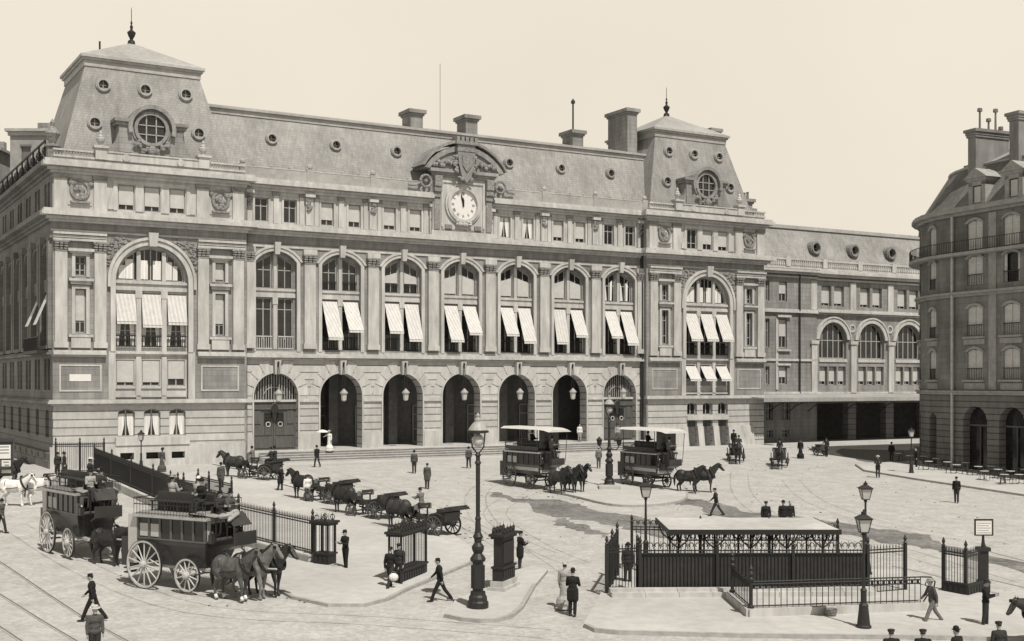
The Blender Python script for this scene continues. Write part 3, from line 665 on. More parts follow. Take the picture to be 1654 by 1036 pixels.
# ---------- pavilions
def pavilion(x0,left):
    c=x0+HP; x1=x0+15.54; y=0
    D=14. if not left else 14.
    W3=(-2.07,0,2.07)
    # ground storey
    H=[]
    for k in W3:
        if left: H.append(path(c+k,.68,2.4,4.35,.3,6)); H.append(rect(c+k-.55,c+k+.55,.55,1.1))
        else: H.append(path(c+k,.66,3.4,4.4,.3,6)); H.append(rect(c+k-.66,c+k+.66,.06,2.85))
    MB().wall(rect(x0,x1,0.,5.1),H,y,.45).build('ground_storey_wall',RUST,ST)
    p=MB()
    if left:
        hs=[rect(c+k-.55,c+k+.55,.55,1.1) for k in W3]; p.wall(rect(x0-.25,x1,0,1.55),hs,y-.25,.27); p.box(x0-.25,x1,y-.25,y+.0,1.55,1.7)
        p.box(c-3,c+3,y-.35,y,1.7,2.35)
    else:
        for a,b in ((x0,c-2.73),(c-1.41,c-.66),(c+.66,c+1.41),(c+2.73,x1-1.6)):
            p.hexa([(a,y-.45,0),(b,y-.45,0),(b,y,0),(a,y,0)],[(a,y-.12,2.2),(b,y-.12,2.2),(b,y,2.2),(a,y,2.2)])
    p.build('plinth',STONE_L,ST)
    if left:
        pl=MB(); pl.box(c-3,c+3,y+.45,y+.5,.4,1.3); pl.build('cellar_grille',IRON,ST)
        for k in W3: window(ST,c+k,.68,2.4,4.35,.3,y+.3,bars=(.72,),curt=.8 if k<=0 else .85,blind=0)
    else:
        for k in W3:
            window(ST,c+k,.66,3.4,4.4,.3,y+.35,bars=())
            d=MB(); d.box(c+k-.66,c+k+.66,y+.35,y+.42,.06,2.85); d.box(c+k-.03,c+k+.03,y+.3,y+.36,.06,2.85)
            for s in (-1,1):
                for z in (.3,1.6): d.box(c+k+s*.33-.2,c+k+s*.33+.2,y+.31,y+.36,z,z+1.0)
            d.build('side_door',DOORM,ST)
        tt=MB(); tt.box(c-2.8,c+2.8,y-.14,y+.01,2.86,3.3); tt.build('door_transom',STONE_L,ST)
    s_=MB(); cornice(s_,x0,x1,y,[(4.95,5.08,.12),(5.1,5.3,.4),(5.3,5.42,.3)]); s_.build('ground_string_course',STONE_L,ST)
    # upper wall with the great arched recess
    hs=[path(c,2.95,5.43,15.05,2.95,20)]
    for s in (-1,1): hs+=[rect(c+s*5.65-.42,c+s*5.65+.42,10.75,14.25),rect(c+s*5.65-.42,c+s*5.65+.42,15.3,16.85)]
    MB().wall(rect(x0,x1,5.1,20.4),hs,y,.45).build('pavilion_wall',STONE,ST)
    bh=[]
    for k in W3: bh+=[rect(c+k-.74,c+k+.74,6.5,8.65),rect(c+k-.8,c+k+.8,9.7,14.1)]
    lun=[]
    lun.append(path(c,2.75,15.12,15.13,2.7,18)); bh+=lun
    MB().wall(rect(c-3,c+3,5.4,18.2),bh,y+.42,.25).build('recess_wall',STONE_L,ST)
    t=MB()
    t.strip(path(c,2.95,9.3,15.05,2.95,20),path(c,3.35,9.3,15.05,3.35,20),y-.16,y+.02); t.strip(path(c,3.37,14.5,15.05,3.37,20),path(c,3.6,14.5,15.05,3.6,20),y-.28,y+.02)
    t.strip([(c-2.95,5.43),(c-2.95,9.3)],[(c-3.5,5.43),(c-3.5,9.3)],y-.1,y+.02); t.strip([(c+2.95,5.43),(c+2.95,9.3)],[(c+3.5,5.43),(c+3.5,9.3)],y-.1,y+.02)
    for z0,z1,pz in ((14.3,14.5,.1),(14.5,14.85,.02),(14.85,15.08,.16),(8.95,9.12,.05),(9.12,9.3,.2)): t.box(c-2.93,c+2.93,y+.35-pz,y+.43,z0,z1)
    for k in (-1.035,1.035): 
        t.box(c+k-.2,c+k+.2,y+.22,y+.43,5.45,8.9); t.box(c+k-.2,c+k+.2,y+.2,y+.43,9.3,13.7); t.box(c+k-.27,c+k+.27,y+.16,y+.43,13.7,14.3); t.box(c+k-.16,c+k+.16,y+.25,y+.5,15.1,17.5)
    t.box(c-2.9,c+2.9,y+.22,y+.43,5.6,5.75); 
    for k in W3: t.box(c+k-.8,c+k+.8,y+.3,y+.43,6.3,6.45)
    keystone(t,c,17.9,19.0,y,.4)
    cp=MB()
    for s in (-1,1):
        for q in (7.17,4.17):
            pilaster(t,cp,c+s*q,.46,9.55,18.0,y,.28)
        q=c+s*5.65
        for za,zb in ((10.75,14.25),(15.3,16.85)):
            t.strip([(q-.42,za-.1),(q-.42,zb),(q+.42,zb),(q+.42,za-.1)],[(q-.68,za-.1),(q-.68,zb+.26),(q+.68,zb+.26),(q+.68,za-.1)],y-.1,y+.02)
        t.box(q-1.0,q+1.0,y-.35,y,17.2,17.42); t.box(q-.85,q+.85,y-.2,y,17.05,17.2); t.box(q-.95,q+.95,y-.4,y,14.85,15.05); t.box(q-.8,q+.8,y-.25,y,14.6,14.85); t.box(q-.95,q+.95,y-.25,y,10.4,10.6); t.box(q-.75,q+.75,y-.2,y+.02,9.55,10.4)
        a,b=(x0,c-4.0+.3) if s<0 else (c+3.7,x1)
        cornice(t,a,b,y,[(8.85,8.98,.1),(9.0,9.2,.42),(9.2,9.36,.3)],False)
        cornice(t,a,b,y,[(18.02,18.2,.34),(18.25,18.45,.38),(18.5,18.68,.5)],False)
        t.strip([(q-2+.5,6.2),(q-1.5,8.1),(q+1.5,8.1),(q+1.5,6.2),(q-1.5,6.2)],[(q-1.62,6.08),(q-1.62,8.22),(q+1.62,8.22),(q+1.62,6.08),(q-1.62,6.08)],y-.05,y+.02)
    t.build('pavilion_trim',STONE_L,ST); cp.build('pilaster_capitals',CARVE,ST)
    cv=MB(); rn=random.Random(11)
    for s in (-1,1):
        cv.cut()
        for _ in range(120):
            a=rn.uniform(.25,1.25); r=rn.uniform(3.7,4.7); x=s*r*math.cos(a); z=15.05+r*math.sin(a)
            if z<18.45 and abs(x)<3.75: cv.ball((c+x,y-.03,z),(rn.uniform(.06,.2),.1,rn.uniform(.05,.14)),6,4)
    cv.build('spandrel_carving',CARVE,ST)
    if left: MB().box(c-5.65-.85,c-5.65+.8,y-.03,y+.01,6.9,7.45).build('wall_plaque',WHITE,ST)
    for i,k in enumerate(W3):
        o=window(ST,c+k,.74,6.5,8.65,0,y+.5,bars=(.3,) if not left else (.5,),blind=(.85,.85,.72)[i] if left else 0,rail=0)
        if not left: awning(ST,c+k,.72,8.5,1.35,.85,y+.3,skew=.1); 
        if not left:
            r=MB(); r.box(c+k-.72,c+k+.72,y+.34,y+.4,6.5,7.2); r.build('window_guard',SLATE,o)
        window(ST,c+k,.8,9.7,14.1,0,y+.5,bars=(.3,.8),rail=.95,curt=.55 if left else 0)
        awning(ST,c+k,.78,14.0,(2.25,2.5,2.25)[i] if left else 2.7,.35 if left else 1.05,y+.28,skew=.02 if left else .12)
    lw=window(ST,c,2.75,15.12,15.13,2.7,y+.55,mull=(-.72,-.5,-.18,0,.18,.5,.72),bars=(.0,),name='lunette_window')
    cu=MB()
    for xx,w,h in ((-2.3,.28,1.1),(-1.75,.3,1.6),(-.55,.33,1.55),(.5,.33,1.55),(1.45,.3,1.5),(2.0,.2,1.2)): cu.box(c+xx-w,c+xx+w,y+.5,y+.53,15.25,15.25+h)
    cu.build('curtain',CURT,lw)
    for s in (-1,1):
        window(ST,c+s*5.65,.42,10.75,14.25,0,y+.3,bars=(.25,.7),blind=.72 if left else .0,mull=(0,))
        window(ST,c+s*5.65,.42,15.3,16.85,0,y+.3,bars=(.3,.62),mull=(0,),blind=.9 if (left and s>0) else 0)
    en=MB(); cornice(en,x0,x1,y,[(18.75,18.9,.12),(19.5,19.7,.25),(19.7,19.92,.5),(19.95,20.25,.95),(20.25,20.47,.8)]); en.build('entablature',STONE_L,ST)
    # attic
    MB().wall(rect(x0,x1,20.4,23.6),[rect(c+k-.66,c+k+.66,20.75,22.8) for k in W3],y+.03,.3).build('attic_wall',STONE_L,ST)
    t=MB(); cv=MB()
    for k in W3: window(ST,c+k,.66,20.75,22.8,0,y+.2,bars=() if left else (.3,),name='attic_window',blind=.78 if left or k>0 else (.7 if k==0 else 0))
    t.strip([(c-2.8,20.7),(c-2.8,22.85),(c+2.8,22.85),(c+2.8,20.7)],[(c-3.1,20.7),(c-3.1,23.12),(c+3.1,23.12),(c+3.1,20.7)],y-.07,y+.04)
    for k in (-1.035,1.035): t.box(c+k-.32,c+k+.32,y-.07,y+.04,20.7,22.85)
    for s in (-1,1):
        for q in (7.2,4.15): cv.cut(); t.box(c+s*q-.5,c+s*q+.5,y-.16,y+.04,20.5,23.0); cv.box(c+s*q-.58,c+s*q+.58,y-.24,y+.04,22.95,23.3)
        m=c+s*5.7; n=16; cv.cut()
        cv.strip([(m+.55*math.cos(2*PI*i/n),22.15+.6*math.sin(2*PI*i/n)) for i in range(n+1)],[(m+.8*math.cos(2*PI*i/n),22.15+.85*math.sin(2*PI*i/n)) for i in range(n+1)],y-.12,y+.04)
        carving(cv,[(m,22.1),(m-.2,22.3),(m+.2,21.9),(m,21.6),(m-.7,22.7),(m+.7,22.7)],y-.06,.2,int(m)); cv.box(m-.75,m+.75,y-.22,y+.04,21.05,21.2)
        t.box(m-.9,m+.9,y-.04,y+.04,20.9,21.03)
        t.prism([(c+s*3.1,20.75),(c+s*3.1,22.6),(c+s*3.45,21.3),(c+s*3.55,20.75)],y-.09,y+.04)
    t.build('attic_trim',STONE_L,ST); cv.build('attic_carving',CARVE,ST)
    ev=MB(); cornice(ev,x0,x1,y,[(23.33,23.58,.15),(23.58,23.8,.4),(23.83,24.15,.85),(24.15,24.38,.7)]); 
    ev.box(x0+.1,x1-.1,y-.2,y+.3,24.38,24.62); ev.build('eaves_cornice',STONE_L,ST)
    pa=MB()
    for s in (-1,1):
        a,b=(x0,c-4.6) if s<0 else (c+4.6,x1)
        pa.box(a,b,y-.3,y+.05,24.6,24.75); pa.box(a,b,y-.3,y+.05,25.1,25.25)
        n=int((b-a)/.22)
        for k in range(n): pa.ball((a+(k+.5)*(b-a)/n,y-.12,24.92),(.075,.08,.2),5,4)
        q=c+s*4.15; pa.box(q-.45,q+.45,y-.55,y+.1,24.6,25.5); pa.box(q-.58,q+.58,y-.68,y+.2,25.5,25.68)
        pa.lathe([(.2,0),(.12,.12),(.3,.4),(.36,.6),(.2,.7),(.22,.8),(.1,.95),(.13,1.1),(.02,1.3)],(q,y-.2,25.68),9)
    pa.box(c-3.7,c+3.7,y-.45,y+.1,24.6,25.2); pa.box(c-3.7,c+3.7,y-.52,y+.1,25.2,25.32)
    for k in (-2.2,2.2): pa.lathe([(.3,-.08),(.3,0)],(c+k,y-.45,24.9),12,ax='y')
    pa.build('roof_parapet',STONE_L,ST)
    # roof
    zb,zt=24.4,33.0; a0,a1=x0+.7,x1-.7; b0,b1=x0+3.1,x1-3.1; ya,yb,yc,yd=.75,2.9,11.2,13.3
    r=MB(); r.hexa([(a0,ya,zb),(a1,ya,zb),(a1,yd,zb),(a0,yd,zb)],[(b0,yb,zt),(b1,yb,zt),(b1,yc,zt),(b0,yc,zt)]); r.build('tower_roof_slope',SLATE,ST)
    tc=MB(); tc.box(b0-.15,b1+.15,yb-.15,yc+.15,32.75,33.25); tc.box(b0-.3,b1+.3,yb-.3,yc+.3,33.25,33.45); tc.box(b0-.45,b1+.45,yb-.45,yc+.45,33.45,33.68)
    tc.hexa([(b0-.4,yb-.4,33.68),(b1+.4,yb-.4,33.68),(b1+.4,yc+.4,33.68),(b0-.4,yc+.4,33.68)],[(c-.1,7,36.2),(c+.1,7,36.2),(c+.1,7.2,36.2),(c-.1,7.2,36.2)])
    for s in (-1,1):
        for f in (0,1):
            pass
    tc.build('tower_roof_cap',ZINC,ST)
    MB().lathe([(.35,0),(.3,.3),(.12,.45),(.3,.8),(.38,1.05),(.2,1.2),(.1,1.3),(.14,1.6),(.05,1.7),(.1,1.9),(.03,2.1),(.03,3.0),(.005,3.3)],(c,7.1,36.1),10).build('roof_finial',IRON,ST)
    f=lambda z:ya+(z-zb)*(yb-ya)/(zt-zb)
    for k in (-3.4,0,3.4): roundwin(ST,c+k,31.2,f(31.2),.4)
    for k in (-4.25,4.25): roundwin(ST,c+k,27.85,f(27.85),.4)
    # bull's-eye dormer
    z=27.55; y0=.35; d=MB(); n=24; C=lambda r:[(c+r*math.cos(2*PI*i/n),z+r*math.sin(2*PI*i/n)) for i in range(n+1)]
    d.strip(C(1.15),C(1.42),y0-.25,y0+.3); d.strip(C(1.42),C(1.6),y0-.12,y0+2.2)
    hood=[(c+1.62*math.cos(PI*i/12),z+1.62*math.sin(PI*i/12)) for i in range(-1,14)]; ho=[(c+1.95*math.cos(PI*i/12),z+1.95*math.sin(PI*i/12)) for i in range(-1,14)]
    d.strip(hood,ho,y0-.5,y0+2.4)
    for s in (-1,1):
        d.box(min(c+s*1.6,c+s*3.0),max(c+s*1.6,c+s*3.0),y0-.4,y0+1.2,27.95,28.2)
        d.box(min(c+s*1.6,c+s*2.85),max(c+s*1.6,c+s*2.85),y0-.25,y0+1.2,27.7,27.95)
        d.box(min(c+s*1.55,c+s*2.6),max(c+s*1.55,c+s*2.6),y0-.1,y0+1.2,25.5,27.7)
        d.prism([(c+s*2.6,27.2),(c+s*2.8,26.4),(c+s*3.4,25.6),(c+s*3.5,25.3),(c+s*2.6,25.3)],y0,y0+.6)
    dd=[(c-1.6,25.3),(c+1.6,25.3),(c+1.6,27.2)]+[(c+1.6*math.cos(-PI*i/12),z+1.6*math.sin(-PI*i/12)) for i in range(1,12)]+[(c-1.6,27.2)]
    d.prism(dd,y0,y0+.5)
    o=d.build('bullseye_dormer',STONE,ST)
    cvv=MB(); carving(cvv,[(c-.9,26.1),(c-1.2,26.4),(c+.9,26.1),(c+1.2,26.4),(c-.5,25.8),(c+.5,25.8)],y0-.25,.18,21); cvv.ball((c,y0-.45,25.75),(.35,.25,.4),8,6); cvv.box(c-.2,c+.2,y0-.5,y0,25.0,25.5); cvv.build('dormer_carving',CARVE,o)
    MB().add([(p[0],y0+.02,p[1]) for p in C(1.16)[:-1]],[tuple(range(n))]).build('pane',GLASS,o)
    fb=MB()
    for k in (-.4,.4): fb.box(c+k-.05,c+k+.05,y0-.08,y0-.01,z-1.07,z+1.07)
    for k in (-.45,.3): fb.box(c-1.05,c+1.05,y0-.08,y0-.01,z+k-.04,z+k+.04)
    fb.build('dormer_window_frame',WOODW,o)
    if not left:    # end wall of the right pavilion
        e=MB(); e.box(x1-.5,x1,.5,14,0,24.3); e.build('end_wall',STONE,ST)
pavilion(0,True); pavilion(57.96,False)
MB().box(15.5,15.74,.01,1.6,0,24.2).build('pavilion_return',STONE,ST); MB().box(57.76,57.97,.01,1.6,0,24.2).build('pavilion_return',STONE,ST)
MB().bar((15.86,.6,0),(15.86,.6,23.4),.13,n=6).build('drainpipe',IRON,ST); MB().bar((57.6,.6,0),(57.6,.6,23.4),.15,n=6).build('drainpipe',IRON,ST)
for z in (31.2,):   # chimney-like pipes beside the left tower
    for x in (5.4,4.6): MB().bar((x,8.5,33.7),(x,8.5,36.4 if x>5 else 35),.09,n=6).build('roof_pipe',IRON,ST)
# ---------- long side wall running away from the left pavilion
def side_wall():
    R=thing('side','','')  if 0 else None
    rot=Matrix.Rotation(-PI/2,4,'Z')    # local x runs inward along the side, y points into the building
    rot=Matrix(((0,1,0,0),(1,0,0,0),(0,0,1,0),(0,0,0,1)))
    L=62; cs=[2.4+4.5*i for i in range(13)]
    def mb(): m=MB(); m.M=rot; return m
    m=mb(); H=[]
    for c in cs:
        H+=[path(c,.75,2.4,4.35,.3,6)]
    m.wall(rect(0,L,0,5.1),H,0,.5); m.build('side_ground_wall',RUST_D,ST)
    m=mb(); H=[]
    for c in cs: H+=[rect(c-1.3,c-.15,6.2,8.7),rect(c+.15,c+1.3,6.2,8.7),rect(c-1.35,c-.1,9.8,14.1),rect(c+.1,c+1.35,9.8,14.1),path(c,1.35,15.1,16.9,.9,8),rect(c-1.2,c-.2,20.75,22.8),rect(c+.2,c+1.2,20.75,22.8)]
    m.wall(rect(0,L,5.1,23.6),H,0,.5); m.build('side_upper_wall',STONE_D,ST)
    m=mb()
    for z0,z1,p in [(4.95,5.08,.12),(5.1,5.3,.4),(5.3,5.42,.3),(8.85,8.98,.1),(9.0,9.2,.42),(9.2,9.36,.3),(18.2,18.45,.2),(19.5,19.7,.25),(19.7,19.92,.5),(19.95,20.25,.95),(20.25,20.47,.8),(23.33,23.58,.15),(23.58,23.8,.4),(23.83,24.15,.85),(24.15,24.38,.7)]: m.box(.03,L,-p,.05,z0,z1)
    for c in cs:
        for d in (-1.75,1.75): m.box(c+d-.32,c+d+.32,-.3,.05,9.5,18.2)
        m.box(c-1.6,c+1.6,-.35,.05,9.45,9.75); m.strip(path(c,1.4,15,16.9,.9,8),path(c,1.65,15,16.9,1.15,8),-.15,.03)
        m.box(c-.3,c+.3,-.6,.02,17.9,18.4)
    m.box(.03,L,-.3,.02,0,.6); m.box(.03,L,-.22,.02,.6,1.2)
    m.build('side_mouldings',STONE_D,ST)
    m=mb()
    for i in range(6): m.box(2.2+3*i-.3,2.2+3*i+.3,-.26,-.2,.75,1.1)
    m.build('side_vent',IRON,ST)
    for c in cs:
        m=mb()
        for a,b,z0,z1 in ((c-1.3,c-.15,6.2,8.7),(c+.15,c+1.3,6.2,8.7),(c-1.35,c-.1,9.8,14.1),(c+.1,c+1.35,9.8,14.1),(c-1.35,c+1.35,15.1,17.7),(c-1.2,c-.2,20.75,22.8),(c+.2,c+1.2,20.75,22.8),(c-.75,c+.75,2.4,4.6)):
            m.add([(a,.42,z0),(b,.42,z0),(b,.42,z1),(a,.42,z1)],[(0,1,2,3)]); m.k=1; m.box((a+b)/2-.05,(a+b)/2+.05,.34,.41,z0,z1); m.box(a,b,.34,.4,z0+(z1-z0)*.68,z0+(z1-z0)*.68+.08); m.k=0
        m.build('side_window',[GLASS,WOODW],ST)
    for x in (1.7,5.5):
        m=mb(); m.hexa([(x-.6,-1.1,11.4),(x+.6,-1.1,11.4),(x+.6,-1.06,11.38),(x-.6,-1.06,11.38)],[(x-.55,-.02,14.0),(x+.55,-.02,14.0),(x+.55,.02,13.98),(x-.55,.02,13.98)]); m.build('side_awning',CLOTHW,ST)
    m=mb(); m.box(.5,7.1,-1.1,.02,9.1,9.35); m.bar((.5,-1.05,10.4),(7.1,-1.05,10.4),.05,n=5)
    for i in range(34): m.bar((.5+.2*i,-1.05,9.35),(.5+.2*i,-1.05,10.4),.025,n=4,cap=False)
    m.build('side_balcony',IRON,ST)
    m=mb(); m.bar((1.5,-.3,26.05),(L,-.3,26.05),.09,n=5)
    for i in range(22):
        x=1.5+2.8*i; m.bar((x,-.3,24.4),(x,-.3,26.0),.08,n=5); m.bar((x,-.3,25.6),(x,.5,24.4),.1,n=4); m.ball((x,-.3,25.2),(.25,.3,.4),6,4)
    m.build('roof_edge_railing',IRON,ST)
    m=mb(); m.add([(0,.2,24.4),(L,.2,24.4),(L,3.2,27.2),(0,3.2,27.2)],[(0,1,2,3)]) if 0 else None
    m.add([(13,.4,24.39),(L,.4,24.39),(L,1.8,25.0),(13,1.8,25.0)],[(0,1,2,3)]); m.box(0,L,.5,14,24.3,24.38); m.build('side_roof',ZINC,ST)
    m=MB(); m.lathe([(.5,0),(.5,.9),(.65,.95),(.65,1.1),(.25,1.2),(.4,1.6),(.6,2.0),(.3,2.4),(.15,2.6),(.2,2.9),(.03,3.2)],(.2,1.2,24.6),10); m.build('corner_vase',CARVE,ST)
side_wall()
# ---------- hanging lanterns
LW=['first','second','third','fourth','fifth','sixth','seventh']
for i,c in enumerate(BAYS):
    p=Vector((c,.8-.62,0)); W=Matrix.Rotation(RZ,4,'Z')@p+Vector((X0,Y0,0))
    lab='glazed lantern hanging in the %s station arch from the left%s'%(LW[i],', before the oak door' if i in (0,6) else '')
    o=thing('hanging_lantern',lab,'lantern',(W.x,W.y,0),RZ,'lanterns hanging in the arcade arches')
    b=MB(); b.bar((0,-.0,8.6),(0,.1,8.2),.09,n=5); b.bar((-.04,0,8.3),(-.17,0,6.0),.025,n=4); b.bar((.04,0,8.3),(.17,0,6.0),.025,n=4); b.build('chain',IRON,o)
    MB().lathe([(.02,6.25),(.16,6.12),(.36,5.9),(.38,5.82)],n=10).build('lantern_cap',ZINC,o)
    MB().lathe([(.30,5.82),(.22,5.2),(.1,5.12)],n=8).build('lantern_glass',BLIND,o)
# ================================================================ ground
GM=mat("court_paving",.385,.95,6.,.13,.35,dirt=.15,streak=1,cell=5.5,camp=.12)
PAVE=mat("pavement_slabs",.42,.9,2.,.12,.15,dirt=.12)
KERB=mat("kerb_granite",.31,.85,3.,.25,.2)
WETM=mat('watered_roadway',.18,.8,3.5,.5,.3,dirt=.4,cell=5.5,camp=.15)
RAILM=mat('worn_rail_steel',.45,.4,3.,.2,metal=.3)
GROOVE=mat('rail_groove',.13,.8)
def C2(t,w): p=LG(t,w); return (p.x,p.y,p.z)
gm=MB(); gm.add([C2(-900,-900),C2(900,-900),C2(900,10),C2(-900,10),C2(900,140),C2(-900,140)],[(0,1,2,3),(3,2,4,5)])
tag(gm.build('ground',GM),None,None,kind='structure')
def smooth_poly(pts,n=5):        # Catmull-Rom through ground points
    P=[Vector(p) for p in pts]; out=[]; m=len(P)
    for i in range(m):
        a,b,c,d=P[i-1],P[i],P[(i+1)%m],P[(i+2)%m]
        for j in range(n):
            t=j/n; q=.5*((2*b)+(c-a)*t+(2*a-5*b+4*c-d)*t*t+(3*b-a-3*c+d)*t**3); out.append(q)
    return out
def raised(name,pix,h,top=PAVE,side=KERB,sm=0,ke=None):
    P=[G(u,v) for u,v in pix] if not isinstance(pix[0],Vector) else pix
    if sm: P=smooth_poly(P,sm)
    P=[Vector((p.x,p.y,ground_z(p.x,p.y))) for p in P]
    n=len(P); m=MB(); kw=.17 
    cen=sum(P,Vector())/n
    tri=tessellate_polygon([[Vector((p.x,p.y,0)) for p in P]])
    m.add([(p.x,p.y,p.z+h) for p in P],[tuple(t) for t in tri]); m.k=1
    m.add([(p.x,p.y,p.z-.05) for p in P]+[(p.x,p.y,p.z+h) for p in P],[(i,(i+1)%n,n+(i+1)%n,n+i) for i in range(n)])
    # kerb stones: a band along the rim, 4 mm proud of the paving
    def off(i):
        a=P[i-1];b=P[i];c=P[(i+1)%n]; d1=(b-a);d2=(c-b); d1.z=d2.z=0
        if d1.length<1e-4: d1=d2.copy()
        if d2.length<1e-4: d2=d1.copy()
        nn=Vector((-(d1.normalized()+d2.normalized()).y,(d1.normalized()+d2.normalized()).x,0)); 
        return nn.normalized() if nn.length>1e-4 else Vector((0,0,0))
    area=sum(P[i].x*P[(i+1)%n].y-P[(i+1)%n].x*P[i].y for i in range(n)); sg=1 if area>0 else -1
    Q=[P[i]+off(i)*kw*sg for i in range(n)]
    m.add([(p.x,p.y,p.z+h+.004) for p in P]+[(q.x,q.y,ground_z(q.x,q.y)+h+.004) for q in Q],[(i,(i+1)%n,n+(i+1)%n,n+i) for i in range(n) if ke is None or ke[0]<=i<ke[1]])
    return tag(m.build(name,[top,side]),None,None,kind='structure')
def patch(name,pix,h=.006,m=WETM,sm=4):
    P=[G(u,v) for u,v in pix]; P=smooth_poly(P,9) if sm else P
    rn=random.Random(len(P)+int(P[0].x)); a=0
    for i,p in enumerate(P):
        a=a*.55+rn.uniform(-.28,.28); p.x+=a; p.y+=a*1.0+rn.uniform(-.15,.15)
    tri=tessellate_polygon([[Vector((p.x,p.y,0)) for p in P]])
    # fine outline: triangles laid on the slope
    return tag(MB().add([(p.x,p.y,ground_z(p.x,p.y)+h) for p in P],[tuple(t) for t in tri]).build(name,m),None,None,kind='structure')
def at(o,u,v,dz=0): p=G(u,v); o.location=(p.x,p.y,p.z+dz); return o
# pavement of the left court (kerb 450..760 in front), island of the great lamp, pavement of the stair enclosure, far pavements
J0=LG(1.3,43.3)
raised('court_pavement',[J0,G(398,905),G(430,945),G(470,968),G(530,981),G(590,981),G(628,971),G(655,957),G(762,912),G(775,898),G(735,868),LG(13.2,34),LG(12.6,18),LG(11,11),LG(1.3,11)],.11,ke=(0,9))
raised('lamp_island',[G(717,998),G(745,1004),G(775,1007),G(805,1006),G(828,999),G(845,985),G(866,948),G(885,925),G(860,918),G(835,925),G(735,975)],.13,ke=(0,6))
raised('enclosure_pavement',[G(943,1014),G(960,1022),G(1000,1026),G(1200,1031),G(1500,1034),G(1800,1040),G(1760,968),G(1560,962),G(1450,925),G(1050,920),G(992,925),G(975,955)],.14,ke=(0,5))
raised('round_island',[G(905,770),G(960,765),G(1040,772),G(1100,785),G(1112,800),G(1100,812),G(1050,819),G(990,818),G(935,806),G(880,790)],.13,sm=4,ke=(9,36))
raised('cafe_pavement',[G(1381,752),G(1395,762),G(1480,776),G(1560,788),G(1660,803),G(1760,822),G(2100,870),G(2100,760),G(1600,740),G(1486,746)],.14)
patch('watered_roadway',[(800,795),(840,806),(900,808),(960,822),(1040,838),(1082,850),(1085,868),(1040,862),(985,848),(930,838),(890,832),(850,815),(800,803)])
patch('watered_roadway',[(1105,806),(1150,812),(1200,825),(1290,836),(1400,852),(1480,862),(1530,880),(1700,925),(1700,938),(1520,893),(1440,878),(1330,858),(1180,836),(1120,818),(1090,815)])
patch('watered_roadway',[(905,838),(935,845),(985,862),(975,868),(930,856),(898,846)],.008)
patch('shaded_asphalt_patch',[(1352,727),(1400,723),(1487,722),(1487,746),(1420,748),(1385,742)],.006,mat('shaded_asphalt',.12,.85,2.,.2))  # asphalt, its tone darkened further to paint in the shade lying there
# tram rails: pairs of strips let into the paving
def rails(pts,name='tram_rail'):
    P=[G(u,v) for u,v in pts]; m=MB()
    for a,b in zip(P[:-1],P[1:]):
        d=(b-a).normalized(); q=Vector((-d.y,d.x,0))
        for o,w,k,h in ((0,.035,0,.012),(.075,.03,1,.008)):
            m.k=k; vs=[]
            for p in (a,b):
                for s in (-1,1): r=p+q*(o+s*w); vs.append((r.x,r.y,ground_z(r.x,r.y)+h))
            m.add(vs,[(0,1,3,2)])
    tag(m.build(name,[RAILM,GROOVE]),None,None,kind='structure')
rails([(-40,885),(10,916),(70,957),(135,1000),(210,1040),(300,1085)])
rails([(-60,925),(0,962),(60,1000),(120,1036),(200,1085)])
rails([(-40,990),(0,1015),(40,1042),(90,1075)])
rails([(1575,885),(1610,895),(1660,908),(1720,922)]); rails([(1590,935),(1630,944),(1680,956),(1720,965)]); rails([(1602,957),(1660,973),(1720,990)]); rails([(1440,915),(1490,925),(1530,936)])
def track(pix,w=.1,gap=1.35):
    P=[G(u,v) for u,v in pix]; P=[.5*((2*b)+(c-a)*t+(2*a-5*b+4*c-d)*t*t+(3*b-a-3*c+d)*t**3) for a,b,c,d in zip([P[0]]+P[:-2],P[:-1],P[1:],P[2:]+[P[-1]]) for t in (0,.25,.5,.75)]
    for o in (0,gap):
        m=MB(); vs=[]
        for i,p in enumerate(P):
            d=(P[min(i+1,len(P)-1)]-P[max(i-1,0)]).normalized(); q=V(-d.y,d.x,0)
            for e in (-w/2,w/2): r=p+q*(o+e); vs.append((r.x,r.y,ground_z(r.x,r.y)+.005))
        m.add(vs,[(2*i,2*i+1,2*i+3,2*i+2) for i in range(len(P)-1)]); tag(m.build('wheel_track',mat('track_dust',.31,.95,6.,.3,dirt=.3)),None,None,kind='structure')
track([(1180,765),(1185,800),(1240,840),(1400,880),(1654,960)]); track([(1262,775),(1300,810),(1420,850),(1654,890)]); track([(1000,745),(860,752),(760,790),(770,850),(880,905)])
track([(0,850),(120,925),(300,990),(600,1010),(940,1036)]); track([(500,760),(600,790),(760,860),(900,960)],.08); track([(820,800),(780,830),(840,880),(930,920)],.08)
def litter():
    rn=random.Random(4); m=MB()
    for k in range(420):
        if k<170: t,w=rn.gauss(12,1.8),rn.uniform(14,48)
        elif k<230: t,w=rn.gauss(-1,2),rn.uniform(45,58)
        elif k<300: t,w=rn.gauss(28,3),rn.gauss(33,2.5)
        else: t,w=rn.uniform(14,60),rn.uniform(12,62)
        p=LG(t,w); r=rn.uniform(.03,.1); m.ball((p.x,p.y,p.z+.012),(r,r*rn.uniform(.6,1.4),.025),6,3)
    tag(m.build('street_droppings',mat('dung',.08,.95)),'scattered dark horse droppings and straw on the pale court paving','droppings',kind='stuff')
litter()
